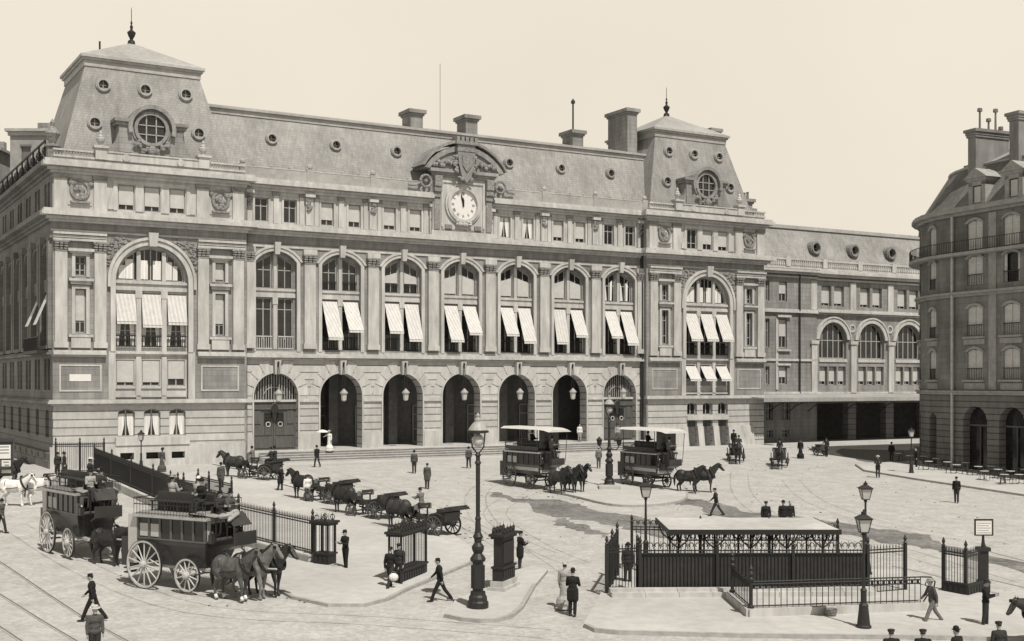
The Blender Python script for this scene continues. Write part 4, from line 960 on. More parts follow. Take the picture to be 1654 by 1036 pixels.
# ================================================================ station side wing with arcade and canopy
WG=thing('station_wing','lower arcaded station wing with iron canopy, beyond the right pavilion','station wing',(X0,Y0,0),RZ)
def wing():
    y=2.6; A=[86.25,92.42,98.6,104.8,111]; x0,xa,x1=73.2,83.6,114.5
    H=[rect(76.0,77.0,2.6,4.8),rect(78.2,79.6,2.6,4.8),rect(76.2,77.0,.6,1.5),rect(78.4,79.4,.6,1.5)]
    y1=y-.15
    for z0,z1 in ((6.6,8.6),(10.7,13.9),(15.9,18.1)): H+=[rect(75.9,76.5,z0,z1),rect(77.9,79.1,z0,z1)]
    MB().wall(rect(x0,xa,0,19.2),H,y1,.4).build('plain_bay_wall',STONE,WG)
    for a,b,z0,z1 in [(76.0,77.0,2.6,4.8),(78.2,79.6,2.6,4.8),(76.2,77.0,.6,1.5),(78.4,79.4,.6,1.5)]+[(p,q,z0,z1) for z0,z1 in ((6.6,8.6),(10.7,13.9),(15.9,18.1)) for p,q in ((75.9,76.5),(77.9,79.1))]:
        window(WG,(a+b)/2,(b-a)/2,z0,z1,0,y1+.25,bars=(.6,),blind=.6 if z0>6 and b>78 else 0)
    t=MB(); 
    for z0,z1,p in ((5.5,5.75,.25),(9.2,9.45,.15),(14.65,14.85,.3),(14.85,15.05,.2),(18.6,18.8,.2),(19.0,19.25,.5),(19.25,19.5,.8)): t.box(x0,xa,y1-p,y1+.04,z0,z1)
    for c in (77.2,): t.box(77.35,77.7,y1-.12,y1+.02,6,14)
    for c in (78.5,): t.box(c-1.0,c+1.0,y1-.3,y1+.02,14.1,14.35); t.box(c-1,c+1,y1-.25,y1+.02,10.3,10.5); t.box(c-1,c+1,y1-.2,y1+.02,8.7,8.9)
    t.build('plain_bay_trim',STONE_L,WG)
    H=[]
    for c in A: H+=[path(c,2.15,9.55,11.75,2.0,14)]+[rect(c+k-.62,c+k+.62,6.5,8.65) for k in (-1.45,0,1.45)]+[rect(c+k-.78,c+k+.78,15.6,17.9) for k in (-1.0,1.0)]
    MB().wall(rect(xa,x1,5.0,19.2),H,y,.5).build('arcade_wall',STONE,WG)
    t=MB()
    for c in A:
        t.cut(); t.strip(arc(c,2.15,11.75,2.0,14),arc(c,2.6,11.75,2.45,14),y-.2,y+.02); t.strip(arc(c,2.62,11.75,2.47,14),arc(c,2.8,11.75,2.65,14),y-.3,y+.02)
        t.box(c-2.2,c+2.2,y-.12,y+.3,9.15,9.5)
    for c in [A[0]-3.08]+[a+3.08 for a in A]:
        t.cut(); t.box(c-.42,c+.42,y-.3,y+.02,5.6,11.2); t.box(c-.6,c+.6,y-.42,y+.02,11.2,11.6); t.box(c-.45,c+.45,y-.2,y+.02,15.1,18.4)
        t.strip([(c+.3*math.cos(a*PI/6),13.1+.3*math.sin(a*PI/6)) for a in range(13)],[(c+.5*math.cos(a*PI/6),13.1+.5*math.sin(a*PI/6)) for a in range(13)],y-.1,y+.02)
    t.build('arcade_trim',STONE_L,WG)
    t=MB()
    for z0,z1,p in ((5.5,5.7,.2),(14.6,14.75,.15),(14.8,15.0,.5),(15.0,15.2,.35),(18.5,18.7,.2),(18.9,19.2,.5),(19.2,19.5,.85),(19.5,19.65,.7)): t.box(xa,x1,y-p,y+.05,z0,z1)
    t.build('wing_cornice',STONE_L,WG)
    for i,c in enumerate(A[:4]):
        window(WG,c,2.15,9.55,11.75,2.0,y+.4,mull=(-.6,-.2,.2,.6),bars=(.5,),fr=.12,name='arched_window')
        for k in (-1.45,0,1.45): window(WG,c+k,.62,6.5,8.65,0,y+.4,bars=(.25,),blind=.8)
        for k in (-1,1): window(WG,c+k,.78,15.6,17.9,0,y+.4,bars=(.3,),blind=.85)
    b=MB(); b.box(x0,x1,y-.3,y,19.65,19.85); b.box(x0,x1,y-.3,y,20.6,20.8); b.build('roof_balustrade_rail',STONE_L,WG)
    b=MB()
    for k in range(130): x=x0+.2+.31*k; b.lathe([(.06,19.85),(.12,20.05),(.05,20.3),(.08,20.6)],(x,y-.15,0),5)
    for c in range(8): b.box(x0+c*5.6,x0+c*5.6+.7,y-.36,y+.05,19.86,20.9)
    b.build('roof_balusters',STONE_L,WG)
    r=MB(); r.add([(x0,y+.8,19.6),(x1,y+.8,19.6),(x1,y+3,24.6),(x0,y+3,24.6)],[(0,1,2,3)]); r.build('roof_slope',SLATE,WG)
    r=MB(); r.box(x0,x1,y+2.8,y+3.4,24.6,25.0); r.add([(x0,y+3,25.01),(x1,y+3,25.01),(x1,y+9,26),(x0,y+9,26)],[(0,1,2,3)]); r.build('roof_ridge',ZINC,WG)
    for c in A[:4]: roundwin(WG,c-1.2+.0,22.4,y+2.0,.55,out=.7,m=STONE)
    # chimneys with pots behind the pavilion
    chimney(WG,76.2,5.5,1.0,1.6,22,27.6,pots=3); chimney(WG,78.6,8,1.0,2,22,27.0,pots=2)
    # canopy
    c=MB(); c.hexa([(71.4,-2.3,5.0),(x1,-2.3,5.0),(x1,y,5.2),(71.4,y,5.2)],[(71.4,-2.3,5.12),(x1,-2.3,5.12),(x1,y,5.5),(71.4,y,5.5)]); c.box(71.4,x1,-2.36,-2.3,4.72,5.14); cn=c.build('canopy',ZINC,WG)
    v=MB()
    for k in range(130): x=71.5+.33*k; v.prism([(x,4.72),(x+.3,4.72),(x+.15,4.45)],-2.35,-2.32)
    v.build('canopy_valance',IRON,cn)
    v=MB()
    for k in range(15):
        x=73.6+2.9*k; v.bar((x,y,4.95),(x,-2.2,4.95),.06,n=4); v.tube([(x,y,3.4),(x,y-1.2,4.2),(x,-.8,4.85)],.05,4)
    v.build('canopy_bracket',IRON,cn)
    # deep openings under the canopy
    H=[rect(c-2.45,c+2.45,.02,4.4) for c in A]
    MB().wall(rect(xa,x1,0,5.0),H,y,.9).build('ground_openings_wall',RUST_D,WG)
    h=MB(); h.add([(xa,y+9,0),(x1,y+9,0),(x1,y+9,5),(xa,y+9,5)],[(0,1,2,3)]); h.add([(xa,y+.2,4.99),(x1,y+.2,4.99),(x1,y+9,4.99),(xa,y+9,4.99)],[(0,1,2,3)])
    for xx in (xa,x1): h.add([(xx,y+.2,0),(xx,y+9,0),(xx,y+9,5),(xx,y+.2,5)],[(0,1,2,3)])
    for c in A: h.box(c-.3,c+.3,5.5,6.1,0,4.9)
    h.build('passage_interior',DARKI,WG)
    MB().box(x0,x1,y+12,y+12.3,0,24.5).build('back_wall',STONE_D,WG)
    MB().bar((80.85,y1-.2,5.6),(80.85,y1-.2,19),.1,n=6).build('drainpipe',IRON,WG)
wing()
tag(MB().hexa([tuple(L2W(16,7.4,-.03)),tuple(L2W(72,6.2,-.03)),tuple(L2W(72,-.0,-.03)),tuple(L2W(16,-.0,-.03))],[tuple(L2W(16,7.4,.13)),tuple(L2W(72,6.2,.13)),tuple(L2W(72,-.0,.13)),tuple(L2W(16,-.0,.13))]).build('station_pavement',PAVE),None,None,kind='structure')
tag(MB().hexa([tuple(L2W(73.8,1.2,-.03)),tuple(L2W(120,1.2,-.03)),tuple(L2W(120,-2.4,-.03)),tuple(L2W(73.8,-2.4,-.03))],[tuple(L2W(73.8,1.2,.14)),tuple(L2W(120,1.2,.14)),tuple(L2W(120,-2.4,.14)),tuple(L2W(73.8,-2.4,.14))]).build('station_pavement',PAVE),None,None,kind='structure')
# ================================================================ corner building on the right
CB=thing('corner_building','dark weathered stone apartment building with rounded corner and tall chimneys at right edge','apartment building')
def corner_building():
    P0=Vector((38.0,107.0,0)); d=Vector((.406,-.914,0)); nin=Vector((.914,.406,0)); R=11.; Cc=P0+nin*R; zg=-1.6
    WM=mat('sooty_stone',.19,.9,1.4,.3,.4,streak=.25,row=.5,bw=1.3,joint=.75,mort=.025,dirt=.3); WL=mat('sooty_moulding',.28,.9,2.,.25,.3); WR=mat('sooty_banded_stone',.17,.9,1.4,.25,.4,streak=.4,row=.52,bw=300,joint=.4,mort=.05,dirt=.2)
    SH=mat('louvred_shutters',.6,.7,4.,.15,row=.09,bw=60,joint=.6,mort=.02); WRI=mat('balcony_iron',.03,.5)
    # segments: (start, direction, length, list of windows)
    segs=[]
    for a,b in ((0,12),(12,24)): segs.append((P0+d*a,d,12,[2.4+4*k for k in range(3)] if a==0 else [2.4+4*k for k in range(3)],3))
    angs=[0,.19,.38,.57,.76,.95,1.14,1.33,1.52]
    base=math.atan2(-nin.y,-nin.x)
    pt=lambda a:Cc+Vector((math.cos(base-a),math.sin(base-a),0))*R
    for i in range(8):
        a,b=pt(angs[i+1]),pt(angs[i]); L_=(b-a).length; segs.append((a,(b-a).normalized(),L_,[L_/2] if i%2 else [],1))
    far=pt(1.52); fd=Vector((math.cos(base-1.52+PI/2),math.sin(base-1.52+PI/2),0))
    segs.append((far-fd*16,fd,16,[2,6,10,14],1))
    for si,(o,dd,L_,ws,kind) in enumerate(segs):
        M=Matrix(((dd.x,-dd.y,0,o.x),(dd.y,dd.x,0,o.y),(0,0,1,0),(0,0,0,1)))
        seg=bpy.data.objects.new('facade_bay',None)
        def mb(): m=MB(); m.M=M; return m
        hwd=.86 if kind==3 else .6
        m=mb(); H=[]
        for c in ws: H.append(path(c,1.35 if kind==3 else .65,zg+.1,3.6,1.2 if kind==3 else .5,8))
        m.wall(rect(0,L_,zg,5.9),H,0,.8); m.build('ground_storey_wall',WR,CB)
        m=mb(); H=[]
        for c in ws: H+=[path(c,hwd,7.1,9.35,.25,4),path(c,hwd,10.75,13.0,.25,4),path(c,hwd,15.0,17.2,.25,4),path(c,hwd,18.0,20.2,.3,4)]
        m.wall(rect(0,L_,5.9,21.2),H,0,.35); m.build('upper_wall',WM,CB)
        m=mb()
        for z0,z1,p in ((5.75,5.95,.25),(5.95,6.1,.4),(14.1,14.3,.2),(14.3,14.5,.45),(17.55,17.8,.95),(21.0,21.25,.3),(21.25,21.55,.7),(21.55,21.7,.55)): m.box(-.1,L_+.1,-p,.04,z0,z1)
        for c in ws:
            m.cut()
            m.box(c-hwd-.3,c+hwd+.3,-.12,.02,10.0,10.45); m.cut(); m.box(c-hwd-.3,c+hwd+.3,-.08,.02,6.2,6.75)
            if kind==3: m.cut(); m.box(c+1.6,c+2.4,-.1,.02,6.2,20.9)
        m.build('mouldings',WL,CB)
        for c in ws:
            for j,(z0,z1) in enumerate(((7.1,9.55),(10.75,13.2),(15.0,17.4),(18.0,20.45))):
                m=mb()
                if j==2 and kind==3 and c>5:
                    m.k=1; m.add([(c-hwd,.3,z0),(c+hwd,.3,z0),(c+hwd,.3,z1),(c-hwd,.3,z1)],[(0,1,2,3)]); m.k=0
                    m.box(c-hwd,c-hwd+.28,.1,.15,z0,z1); m.box(c+hwd-.28,c+hwd,.1,.15,z0,z1)
                else:
                    m.box(c-hwd,c-.03,.12,.17,z0,z1); m.box(c+.03,c+hwd,.12,.17,z0,z1); m.k=1; m.add([(c-hwd,.3,z0),(c+hwd,.3,z0),(c+hwd,.3,z1),(c-hwd,.3,z1)],[(0,1,2,3)])
                w=m.build('shuttered_window',[SH,GLASS],CB); zs=(9.35,13.0,17.2,20.2)[j]
                m=mb(); m.strip(arc(c,hwd+.02,zs,.27,4),arc(c,hwd+.25,zs+.05,.45,4),-.12,.03); m.build('hood_mould',WL,w)
                if j<2: m=mb(); m.box(c-hwd-.35,c+hwd+.35,-.3,.03,z0-.26,z0-.08); m.build('sill',WL,w)
                if j<3:
                    m=mb(); m.box(c-hwd,c+hwd,-.06,-.02,z0+.85,z0+.92)
                    for k in range(9): x=c-hwd+.1+k*(2*hwd-.2)/8; m.box(x-.02,x+.02,-.05,-.02,z0,z0+.88)
                    m.build('window_guard',WRI,w)
            # dark shop or café interior behind each ground arch
            m=mb(); hw=1.35 if kind==3 else .65; m.add([(c-hw,.75,zg),(c+hw,.75,zg),(c+hw,.75,5),(c-hw,.75,5)],[(0,1,2,3)]); m.k=1
            m.box(c-hw,c+hw,.6,.7,3.1,3.25); m.box(c-.05,c+.05,.6,.7,zg,3.1); m.build('shop_front',[GLASS,DOORM],CB)
        m=mb(); m.box(-.05,L_+.05,-.92,-.88,18.72,18.78); m.box(-.05,L_+.05,-.92,-.88,17.85,17.9)
        for k in range(int(L_/.26)): m.box(k*.26,k*.26+.025,-.915,-.885,17.8,18.75)
        m.build('balcony_railing',WRI,CB)
    # drainpipes
    q=P0-nin*.25; MB().bar((q.x,q.y,-1),(q.x,q.y,21),.13,n=6).build('drainpipe',mat('pale_pipe',.4,.6),CB)
    # roof: follows the same rounded plan
    plan=[P0+d*24,P0+d*12,P0]+[pt(a) for a in angs[1:]]+[far-fd*16]
    def nrm(i):
        if i<3: return nin
        if i<len(plan)-1: return (Cc-plan[i]).normalized()
        return (Cc-far).normalized()
    lo=[p+nrm(i)*.1 for i,p in enumerate(plan)]; hi=[p+nrm(i)*2.6 for i,p in enumerate(plan)]; n=len(plan)
    hi2=[p+nrm(i)*6.5 for i,p in enumerate(plan)]
    m=MB(); m.add([(p.x,p.y,21.7) for p in lo]+[(p.x,p.y,25.6) for p in hi],[(i,i+1,n+i+1,n+i) for i in range(n-1)]); m.build('mansard_slope',SLATE_D,CB)
    m=MB(); m.add([(p.x,p.y,25.6) for p in hi]+[(p.x,p.y,27.4) for p in hi2],[(i,i+1,n+i+1,n+i) for i in range(n-1)])
    for i in range(n-1): m.bar((hi[i].x,hi[i].y,25.6),(hi[i+1].x,hi[i+1].y,25.6),.14,n=5)
    m.build('roof_top',ZINC,CB)
    inner=[p+nrm(i)*1.2 for i,p in enumerate(plan)]
    fl=MB(); tri=tessellate_polygon([[Vector((p.x,p.y,0)) for p in plan+[Vector((62,88,0))]]]); fl.add([(p.x,p.y,21.0) for p in plan+[Vector((62,88,0))]],[tuple(t) for t in tri]); fl.build('roof_deck',ZINC,CB)
    # dormers
    for s_ in (2.4,6.4,10.4,14.4,18.4):
        o=P0+d*s_; M=Matrix(((d.x,-d.y,0,o.x),(d.y,d.x,0,o.y),(0,0,1,0),(0,0,0,1)))
        m=MB(); m.M=M; m.box(-.95,-.5,.2,2.4,21.7,23.7); m.box(.5,.95,.2,2.4,21.7,23.7); m.box(-.95,.95,.2,2.4,23.4,23.8); m.box(-1.1,1.1,.05,2.4,23.8,24.0)
        m.hexa([(-1.35,-.05,24.0),(1.35,-.05,24.0),(1.35,3,24.0),(-1.35,3,24.0)],[(-.05,-.05,24.85),(.05,-.05,24.85),(.05,3,24.85),(-.05,3,24.85)])
        dm=m.build('dormer',WL,CB); m=MB(); m.M=M; m.add([(-.5,.35,21.8),(.5,.35,21.8),(.5,.35,23.4),(-.5,.35,23.4)],[(0,1,2,3)]); w=m.build('pane',GLASS,dm)
        m=MB(); m.M=M; m.box(-.36,.36,.28,.31,21.9,23.3); m.build('blind',BLIND,dm)
    # chimney stacks: broad walls standing across the roof
    def stack(s_,ins,ln,th,z0,z1,pots):
        o=P0+d*s_+nin*ins; M=Matrix(((nin.x,-nin.y*1,0,o.x),(nin.y,nin.x,0,o.y),(0,0,1,0),(0,0,0,1)))
        m=MB(); m.M=M; m.box(0,ln,-th/2,th/2,z0,z1-.7); m.box(-.1,ln+.1,-th/2-.1,th/2+.1,z1-.7,z1-.5); m.box(-.28,ln+.28,-th/2-.28,th/2+.28,z1-.25,z1); m.box(-.16,ln+.16,-th/2-.16,th/2+.16,z1-.5,z1-.25)
        c=m.build('chimney_stack',mat('chimney_render',.22,.9,1.5,.3,.3,dirt=.3,streak=.3),CB)
        for x,h in pots:
            m=MB(); m.M=M; m.lathe([(.1,0),(.08,h-.3),(.22,h-.28),(.2,h)],(x,0,z1),8); m.build('chimney_pot',SLATE_D,c)
    stack(.4,1.6,3.8,.9,21.8,28.6,[(.9,1.9),(1.9,1.1),(2.7,2.0),(3.3,.5)]); stack(4.6,2.1,5,1.0,22.5,29.3,[(3,.8)]); stack(12.5,2.1,5,1.0,22.5,29.3,[(1,.8),(2,.8)])
    stack(-2.4,4.4,1.2,1.0,22,26.2,[])
corner_building()
# ================================================================ houses far behind on the left
def far_house(name,lab,x0,x1,Y,z1,depth=14,rows=6,val=.26):
    t=thing(name,lab,'house',(x0,Y,0)); W=x1-x0; m=MB(); H=[]
    nx=max(2,int(W/4)); zs=[z1-4.0-3.6*k for k in range(rows)]
    cs=[(k+.5)*W/nx for k in range(nx)]
    for z in zs: H+=[rect(c-.6,c+.6,z,z+2.1) for c in cs]
    m.wall(rect(0,W,0,z1),H,0,.3); m.box(0,.01,0.02,depth,0,z1) ; m.box(W-.01,W,0.02,depth,0,z1); m.box(0.02,W-.02,depth-.3,depth,0,z1)
    m.build('wall',mat('far_plaster_%d'%int(val*100),val,.9,1.,.2,dirt=.2),t)
    k=MB(); k.box(-.5,W+.5,-.6,depth,z1,z1+.35); k.box(-.2,W+.2,-.3,.1,z1-.5,z1); rf=k.build('roof',ZINC,t)
    for c in (2,W-3): MB().box(c,c+2,4,5,z1+.35,z1+2.0).build('chimney',STONE,rf)
    for z in zs:
        for c in cs: q=MB(); q.box(c-.7,c+.7,-.15,0,z+2.1,z+2.35); q.box(c-.6,c+.6,.2,.28,z,z+2.1); q.build('window',[mat('far_window',.12,.4)],t)
far_house('apartment_house','plain grey apartment house rising behind the left tower, with small chimneys',-64.5,-44,160,39.0)
far_house('apartment_house','pale house block at the far left edge behind the roof railing',-92,-68,165,37.5,val=.4)
# ================================================================ street furniture
def hd(dx,dy): return math.atan2(-dx,dy)
def fence(name,label,cat,P,Q,h=1.7,base=.4,sp=.13,posts=6.,group=None,spear=True,sheet=False,crest=False,bt=.45,end=(1,1),m=None):
    P=Vector(P);Q=Vector(Q); D=Q-P; L_=math.hypot(D.x,D.y); sl=D.z/L_
    o=thing(name,label,cat,tuple(P),math.atan2(D.y,D.x),group)
    Sh=Matrix(((1,0,0,0),(0,1,0,0),(sl,0,1,0),(0,0,0,1)))
    def mb(): m_=MB(); m_.M=Sh; return m_
    if base>0:
        b=mb(); b.box(-.1,L_+.1,-bt/2,bt/2,-.3,base-.08); b.box(-.15,L_+.15,-bt/2-.05,bt/2+.05,base-.08,base); b.build('stone_base',STONE_L,o)
    r=mb()
    for z in (base+.12,base+h-.32,base+h-.2): r.box(0,L_,-.025,.025,z,z+.05)
    r.build('rail',IRON,o)
    b=mb(); n=int(L_/sp)
    for i in range(n+1):
        x=i*L_/n; b.bar((x,0,base),(x,0,base+h-.12),.017,n=4,cap=False)
        if spear: b.bar((x,0,base+h-.12),(x,0,base+h+.06),.034,.003,n=4)
    b.build('bars',IRON,o)
    k=max(1,int(round(L_/posts)))
    for i in range(k+1):
        if (i==0 and not end[0]) or (i==k and not end[1]): continue
        x=i*L_/k; p=mb(); p.box(x-.06,x+.06,-.06,.06,base,base+h); p.lathe([(.05,base+h),(.09,base+h+.05),(.04,base+h+.12),(.08,base+h+.22),(.005,base+h+.4)],(x,0,0),8); p.build('post',IRON,o)
    if sheet: s=mb(); s.box(.05,L_-.05,.05,.065,base+.15,base+h-.32); s.build('backing_sheet',mat('dark_sheet_iron',.035,.6,3.,.3,stripe=.12),o)
    if crest:
        c=mb(); 
        for i in range(int(L_/.28)):
            x=.14+i*.28; c.tube([(x+.1*math.cos(a),0,base+h+.04+.1*math.sin(a)) for a in [PI*j/4-PI/4 for j in range(7)]],.02,4)
            c.bar((x+.14,0,base+h-.1),(x+.14,0,base+h+.24),.025,.004,n=4)
        c.build('cresting',IRON,o)
    return o
def pier(label,P,Q,h=2.1,th=.55,solid=False,stone=0,cat='gate pier',name='gate_pier'):
    P=Vector(P);Q=Vector(Q); D=Q-P; L_=math.hypot(D.x,D.y); o=thing(name,label,cat,(P.x,P.y,min(P.z,Q.z)+.05),math.atan2(D.y,D.x))
    b=MB(); z0=stone
    if stone: s=MB(); s.box(-.2,L_+.2,-.15,th+.15,-.2,stone*.5); s.box(-.1,L_+.1,-.06,th+.06,stone*.5,stone); s.build('stone_foot',STONE_L,o)
    b.box(0,L_,0,th,z0-.1 if not stone else z0,z0+.5); b.box(-.05,L_+.05,-.05,th+.05,z0+.5,z0+.58)
    for k in range(int(L_/.25)): b.box(.08+.25*k,.08+.25*k+.17,-.03,0,z0+.12,z0+.42)
    b.build('cast_iron_plinth',IRON,o)
    f=MB()
    if solid: f.box(.04,L_-.04,.04,th-.04,z0+.58,h-.2); f.box(.12,L_-.12,.0,.04,z0+.7,h-.35)
    else:
        for y in (0,th-.06):
            for x in (0,L_-.1): f.box(x,x+.1,y,y+.06,z0+.58,h-.2)
            for k in range(int(L_/.17)): f.bar((.15+.17*k,y+.03,z0+.58),(.15+.17*k,y+.03,h-.2),.016,n=5,cap=False)
    f.build('panel',IRON,o)
    c=MB(); c.box(-.06,L_+.06,-.06,th+.06,h-.2,h-.1); c.box(-.12,L_+.12,-.12,th+.12,h-.1,h)
    n=max(2,int(L_/.3))
    for y in (0,th):
        for k in range(n):
            x=(k+.5)*L_/n; c.tube([(x+.12*math.cos(a),y,h+.14+.12*math.sin(a)) for a in [2*PI*j/8 for j in range(9)]],.022,4); c.bar((x,y,h),(x,y,h+.4),.03,.004,n=4)
            c.bar((x-L_/n/2,y,h),(x-L_/n/2,y,h+.3),.028,.004,n=4)
    c.build('crown',IRON,o)
    return o
J=LG(1.05,43.3)
fence('iron_fence','long spiked iron fence running back towards the left pavilion on a stone kerb','fence',LG(.9,11),J,1.65,.5,.13,5.4,bt=.5,group='iron fences round the station court')
fence('iron_fence','iron fence with spear heads beside the nearest omnibus, ending at the gateway','fence',J,G(505,911),1.65,.45,.14,3.6,bt=.55,group='iron fences round the station court',end=(0,1))
pier('square cast-iron gate pier at the right end of the spiked fence',G(506,914),G(530,917),2.0,.6)
fence('iron_fence','short tall iron fence parallel to the left pavilion, below its corner','fence',G(90,768),G(168,768),2.2,.2,.14,1.9,group='iron fences round the station court')
fence('stair_railing','low iron stair railing inside the court behind the omnibus','railing',G(320,792),G(374,806),1.0,.1,.15,1.6,spear=False)
fence('stair_railing','plain low railing along the ramp in front of the left pavilion','railing',G(255,790),G(318,800),.9,.1,.15,1.6,spear=False)
pier('openwork iron gate pier with scrolled crown, left of the great lamp',G(648,946),G(690,928),2.15,.6,stone=0)
pier('narrow solid gate pier on a stone foot, right of the great lamp',G(812,960),G(832,950),2.35,.45,solid=True,stone=.45)
fence('iron_fence','short spiked fence panel closing the left end of the stair enclosure','fence',G(980,964),G(1030,961),1.95,.12,.13,1.25,group='sides of the stair enclosure',bt=.2)
fence('iron_fence','short spiked fence running back at the left end of the stair enclosure','fence',G(980,964),G(997,935),1.95,.12,.13,2,group='sides of the stair enclosure',bt=.2,end=(0,1))
# ---- enclosure of the underground stairs
def stair_enclosure():
    A=G(1034,965); B=G(1402,963); C_=G(1462,958)
    A2=G(1062,912); A2.z=ground_z(A2.x,A2.y); Br=V(B.x+.2,A2.y+1.0,0); Br.z=ground_z(Br.x,Br.y)
    o=fence('stair_enclosure_railing','long tall iron railing with dark backing sheets and curled cresting round the stairs','railing',A,B,2.05,.0,.15,3.2,sheet=True,crest=True,spear=False,group='sides of the stair enclosure')
    fence('stair_enclosure_railing','open barred railing closing the right end of the stair enclosure','railing',B,C_,2.05,.0,.16,1.6,group='sides of the stair enclosure',end=(0,1))
    K=[V(A.x+.3,A.y+6.6,0),V(B.x+.2,A.y+6.6,0)]
    for k in K: k.z=ground_z(k.x,k.y)
    fence('stair_enclosure_railing','rear railing of the stair enclosure, seen under the flat shelter roof','railing',K[0],K[1],2.05,.0,.2,3.2,crest=True,spear=False,group='sides of the stair enclosure')
    # stone kerb under the front
    D=B-A; L_=math.hypot(D.x,D.y); t=thing('stone_kerb','pale stone plinth under the railing of the stair enclosure','plinth',tuple(A),math.atan2(D.y,D.x)); sl=D.z/L_
    for k in range(8):
        b=MB(); b.M=Matrix(((1,0,0,0),(0,1,0,0),(sl,0,1,0),(0,0,0,1))); x=-1.3+k*(L_+1.4)/8; w=(L_+1.4)/8-.015; b.box(x,x+w,-.75,-.12,-.2,.3); b.box(x,x+w,-.45,-.13,.3,.42); b.build('kerb_block',STONE_L,t)
stair_enclosure()
def shelter():
    x0,x1,y0,y1,z=6.6,13.75,52.2,56.9,.62
    o=thing('stair_shelter','flat pale roof on iron brackets sheltering the underground stairs','shelter',(x0,y0,-1.85))
    W=x1-x0; D=y1-y0; zz=z+1.85
    r=MB(); r.hexa([(0,0,zz-.06),(W,0,zz-.06),(W,D,zz-.06),(0,D,zz-.06)],[(0,0,zz),(W,0,zz),(W,D,zz),(0,D,zz)])
    e=MB(); e.box(-.06,W+.06,-.06,-.01,zz-.2,zz+.01); e.box(-.06,-.01,-.01,D,zz-.2,zz+.01); e.box(W+.01,W+.06,-.01,D,zz-.2,zz+.01); e.build('gutter_edge',IRON,o)
    r.build('roof',mat('pale_roof_sheet',.44,.7,2.,.16,dirt=.2),o)
    for i in range(5):
        p=MB(); x=.5+i*(W-1)/4
        for y in (.9,D-.9):
            p.bar((x,y,0),(x,y,zz-.12),.05,n=6)
            for s in (-1,1): p.tube([(x,y,zz-.9),(x+s*.35,y,zz-.6),(x+s*.55,y,zz-.13)],.03,4)
        for s in (-1,1): p.tube([(x,.9,zz-.9),(x,.5,zz-.6),(x,.1,zz-.14)],.035,4)
        p.build('bracket_post',IRON,o)
    v=MB()
    for k in range(36):
        x=.1+k*W/36; v.bar((x,.3,zz-.5),(x+.1,.3,zz-.16),.014,n=4); v.bar((x+.1,.3,zz-.5),(x,.3,zz-.16),.014,n=4)
    for k in range(24):
        x=.15+k*W/24; v.tube([(x+.1*math.cos(a),.3,zz-.3+.1*math.sin(a)) for a in [2*PI*j/6 for j in range(7)]],.02,4)
    v.box(0,W,.28,.32,zz-.5,zz-.44); v.box(0,W,.28,.32,zz-.2,zz-.16); v.build('fretwork',IRON,o)
shelter()
def low_rail():
    pts=[G(1180,972),G(1195,986),G(1213,999),G(1238,1006),G(1487,992)]
    Pm=[G(1183,974),G(1213,1001),G(1487,991)]
    o=thing('low_stair_railing','low iron railing on a pale kerb in front of the stair enclosure','railing',tuple(Pm[1]))
    base=Pm[1]
    R=lambda p,z=0:(p.x-base.x,p.y-base.y,p.z-base.z+z)
    k=MB(); C=smooth=[Pm[0],Pm[1],Pm[2]]
    for a,b in zip(C[:-1],C[1:]):
        d=(b-a); d.z=0; d.normalize(); q=V(-d.y,d.x,0)*.22; e=d*.15
        k.hexa([R(a-q-e,-.2),R(b-q+e,-.2),R(b+q+e,-.2),R(a+q-e,-.2)],[R(a-q-e,.42),R(b-q+e,.42),R(b+q+e,.42),R(a+q-e,.42)])
    k.build('kerb_wall',STONE_L,o)
    for i,(a,b) in enumerate(zip(C[:-1],C[1:])):
        r=MB(); 
        for z in (.5,1.16,1.3,1.4): r.bar(R(a,z),R(b,z),.028,n=4)
        n=int((b-a).length/.24)
        for j in range(n+1):
            p=a.lerp(b,j/n); r.bar(R(p,.42),R(p,1.4),.016,n=4,cap=False)
            if j<n: 
                c=a.lerp(b,(j+.5)/n); r.bar(R(c,1.18),R(c,1.28),.05,n=4)
        r.build('railing_panel',IRON,o)
    for p in (Pm[0],Pm[1]):
        m=MB(); m.M=Matrix.Translation(R(p,.4)); m.lathe([(.12,0),(.12,.1),(.07,.14),(.07,1.0),(.12,1.05),(.12,1.12),(.06,1.18),(.11,1.3),(.06,1.42),(.09,1.5),(.005,1.66)],n=10); m.build('post',IRON,o)
    p=Pm[2]; m=MB(); d=(Pm[2]-Pm[1]).normalized(); m.tube([R(p,1.4),R(p+d*.45,1.38),R(p+d*.62,1.2),R(p+d*.55,.9),R(p+d*.3,.7),R(p+d*.12,.45)],.03,5); m.tube([R(p+d*.3+V(.09*math.cos(a),0,0),1.12+.09*math.sin(a)) for a in [2*PI*j/8 for j in range(9)]],.02,4); m.build('scrolled_end',IRON,o)
low_rail()
fence('gate_railing','dark iron gate leaf with spears and solid foot, left part of the right-hand gateway','gate',G(1524,958),G(1560,965),1.95,.0,.13,3.,sheet=False,group='panels of the right-hand gateway')
fence('gate_railing','barred side panel of the right-hand gateway under the white notice board','gate',G(1560,965),G(1592,956),1.95,.0,.13,3.,group='panels of the right-hand gateway',end=(0,0))
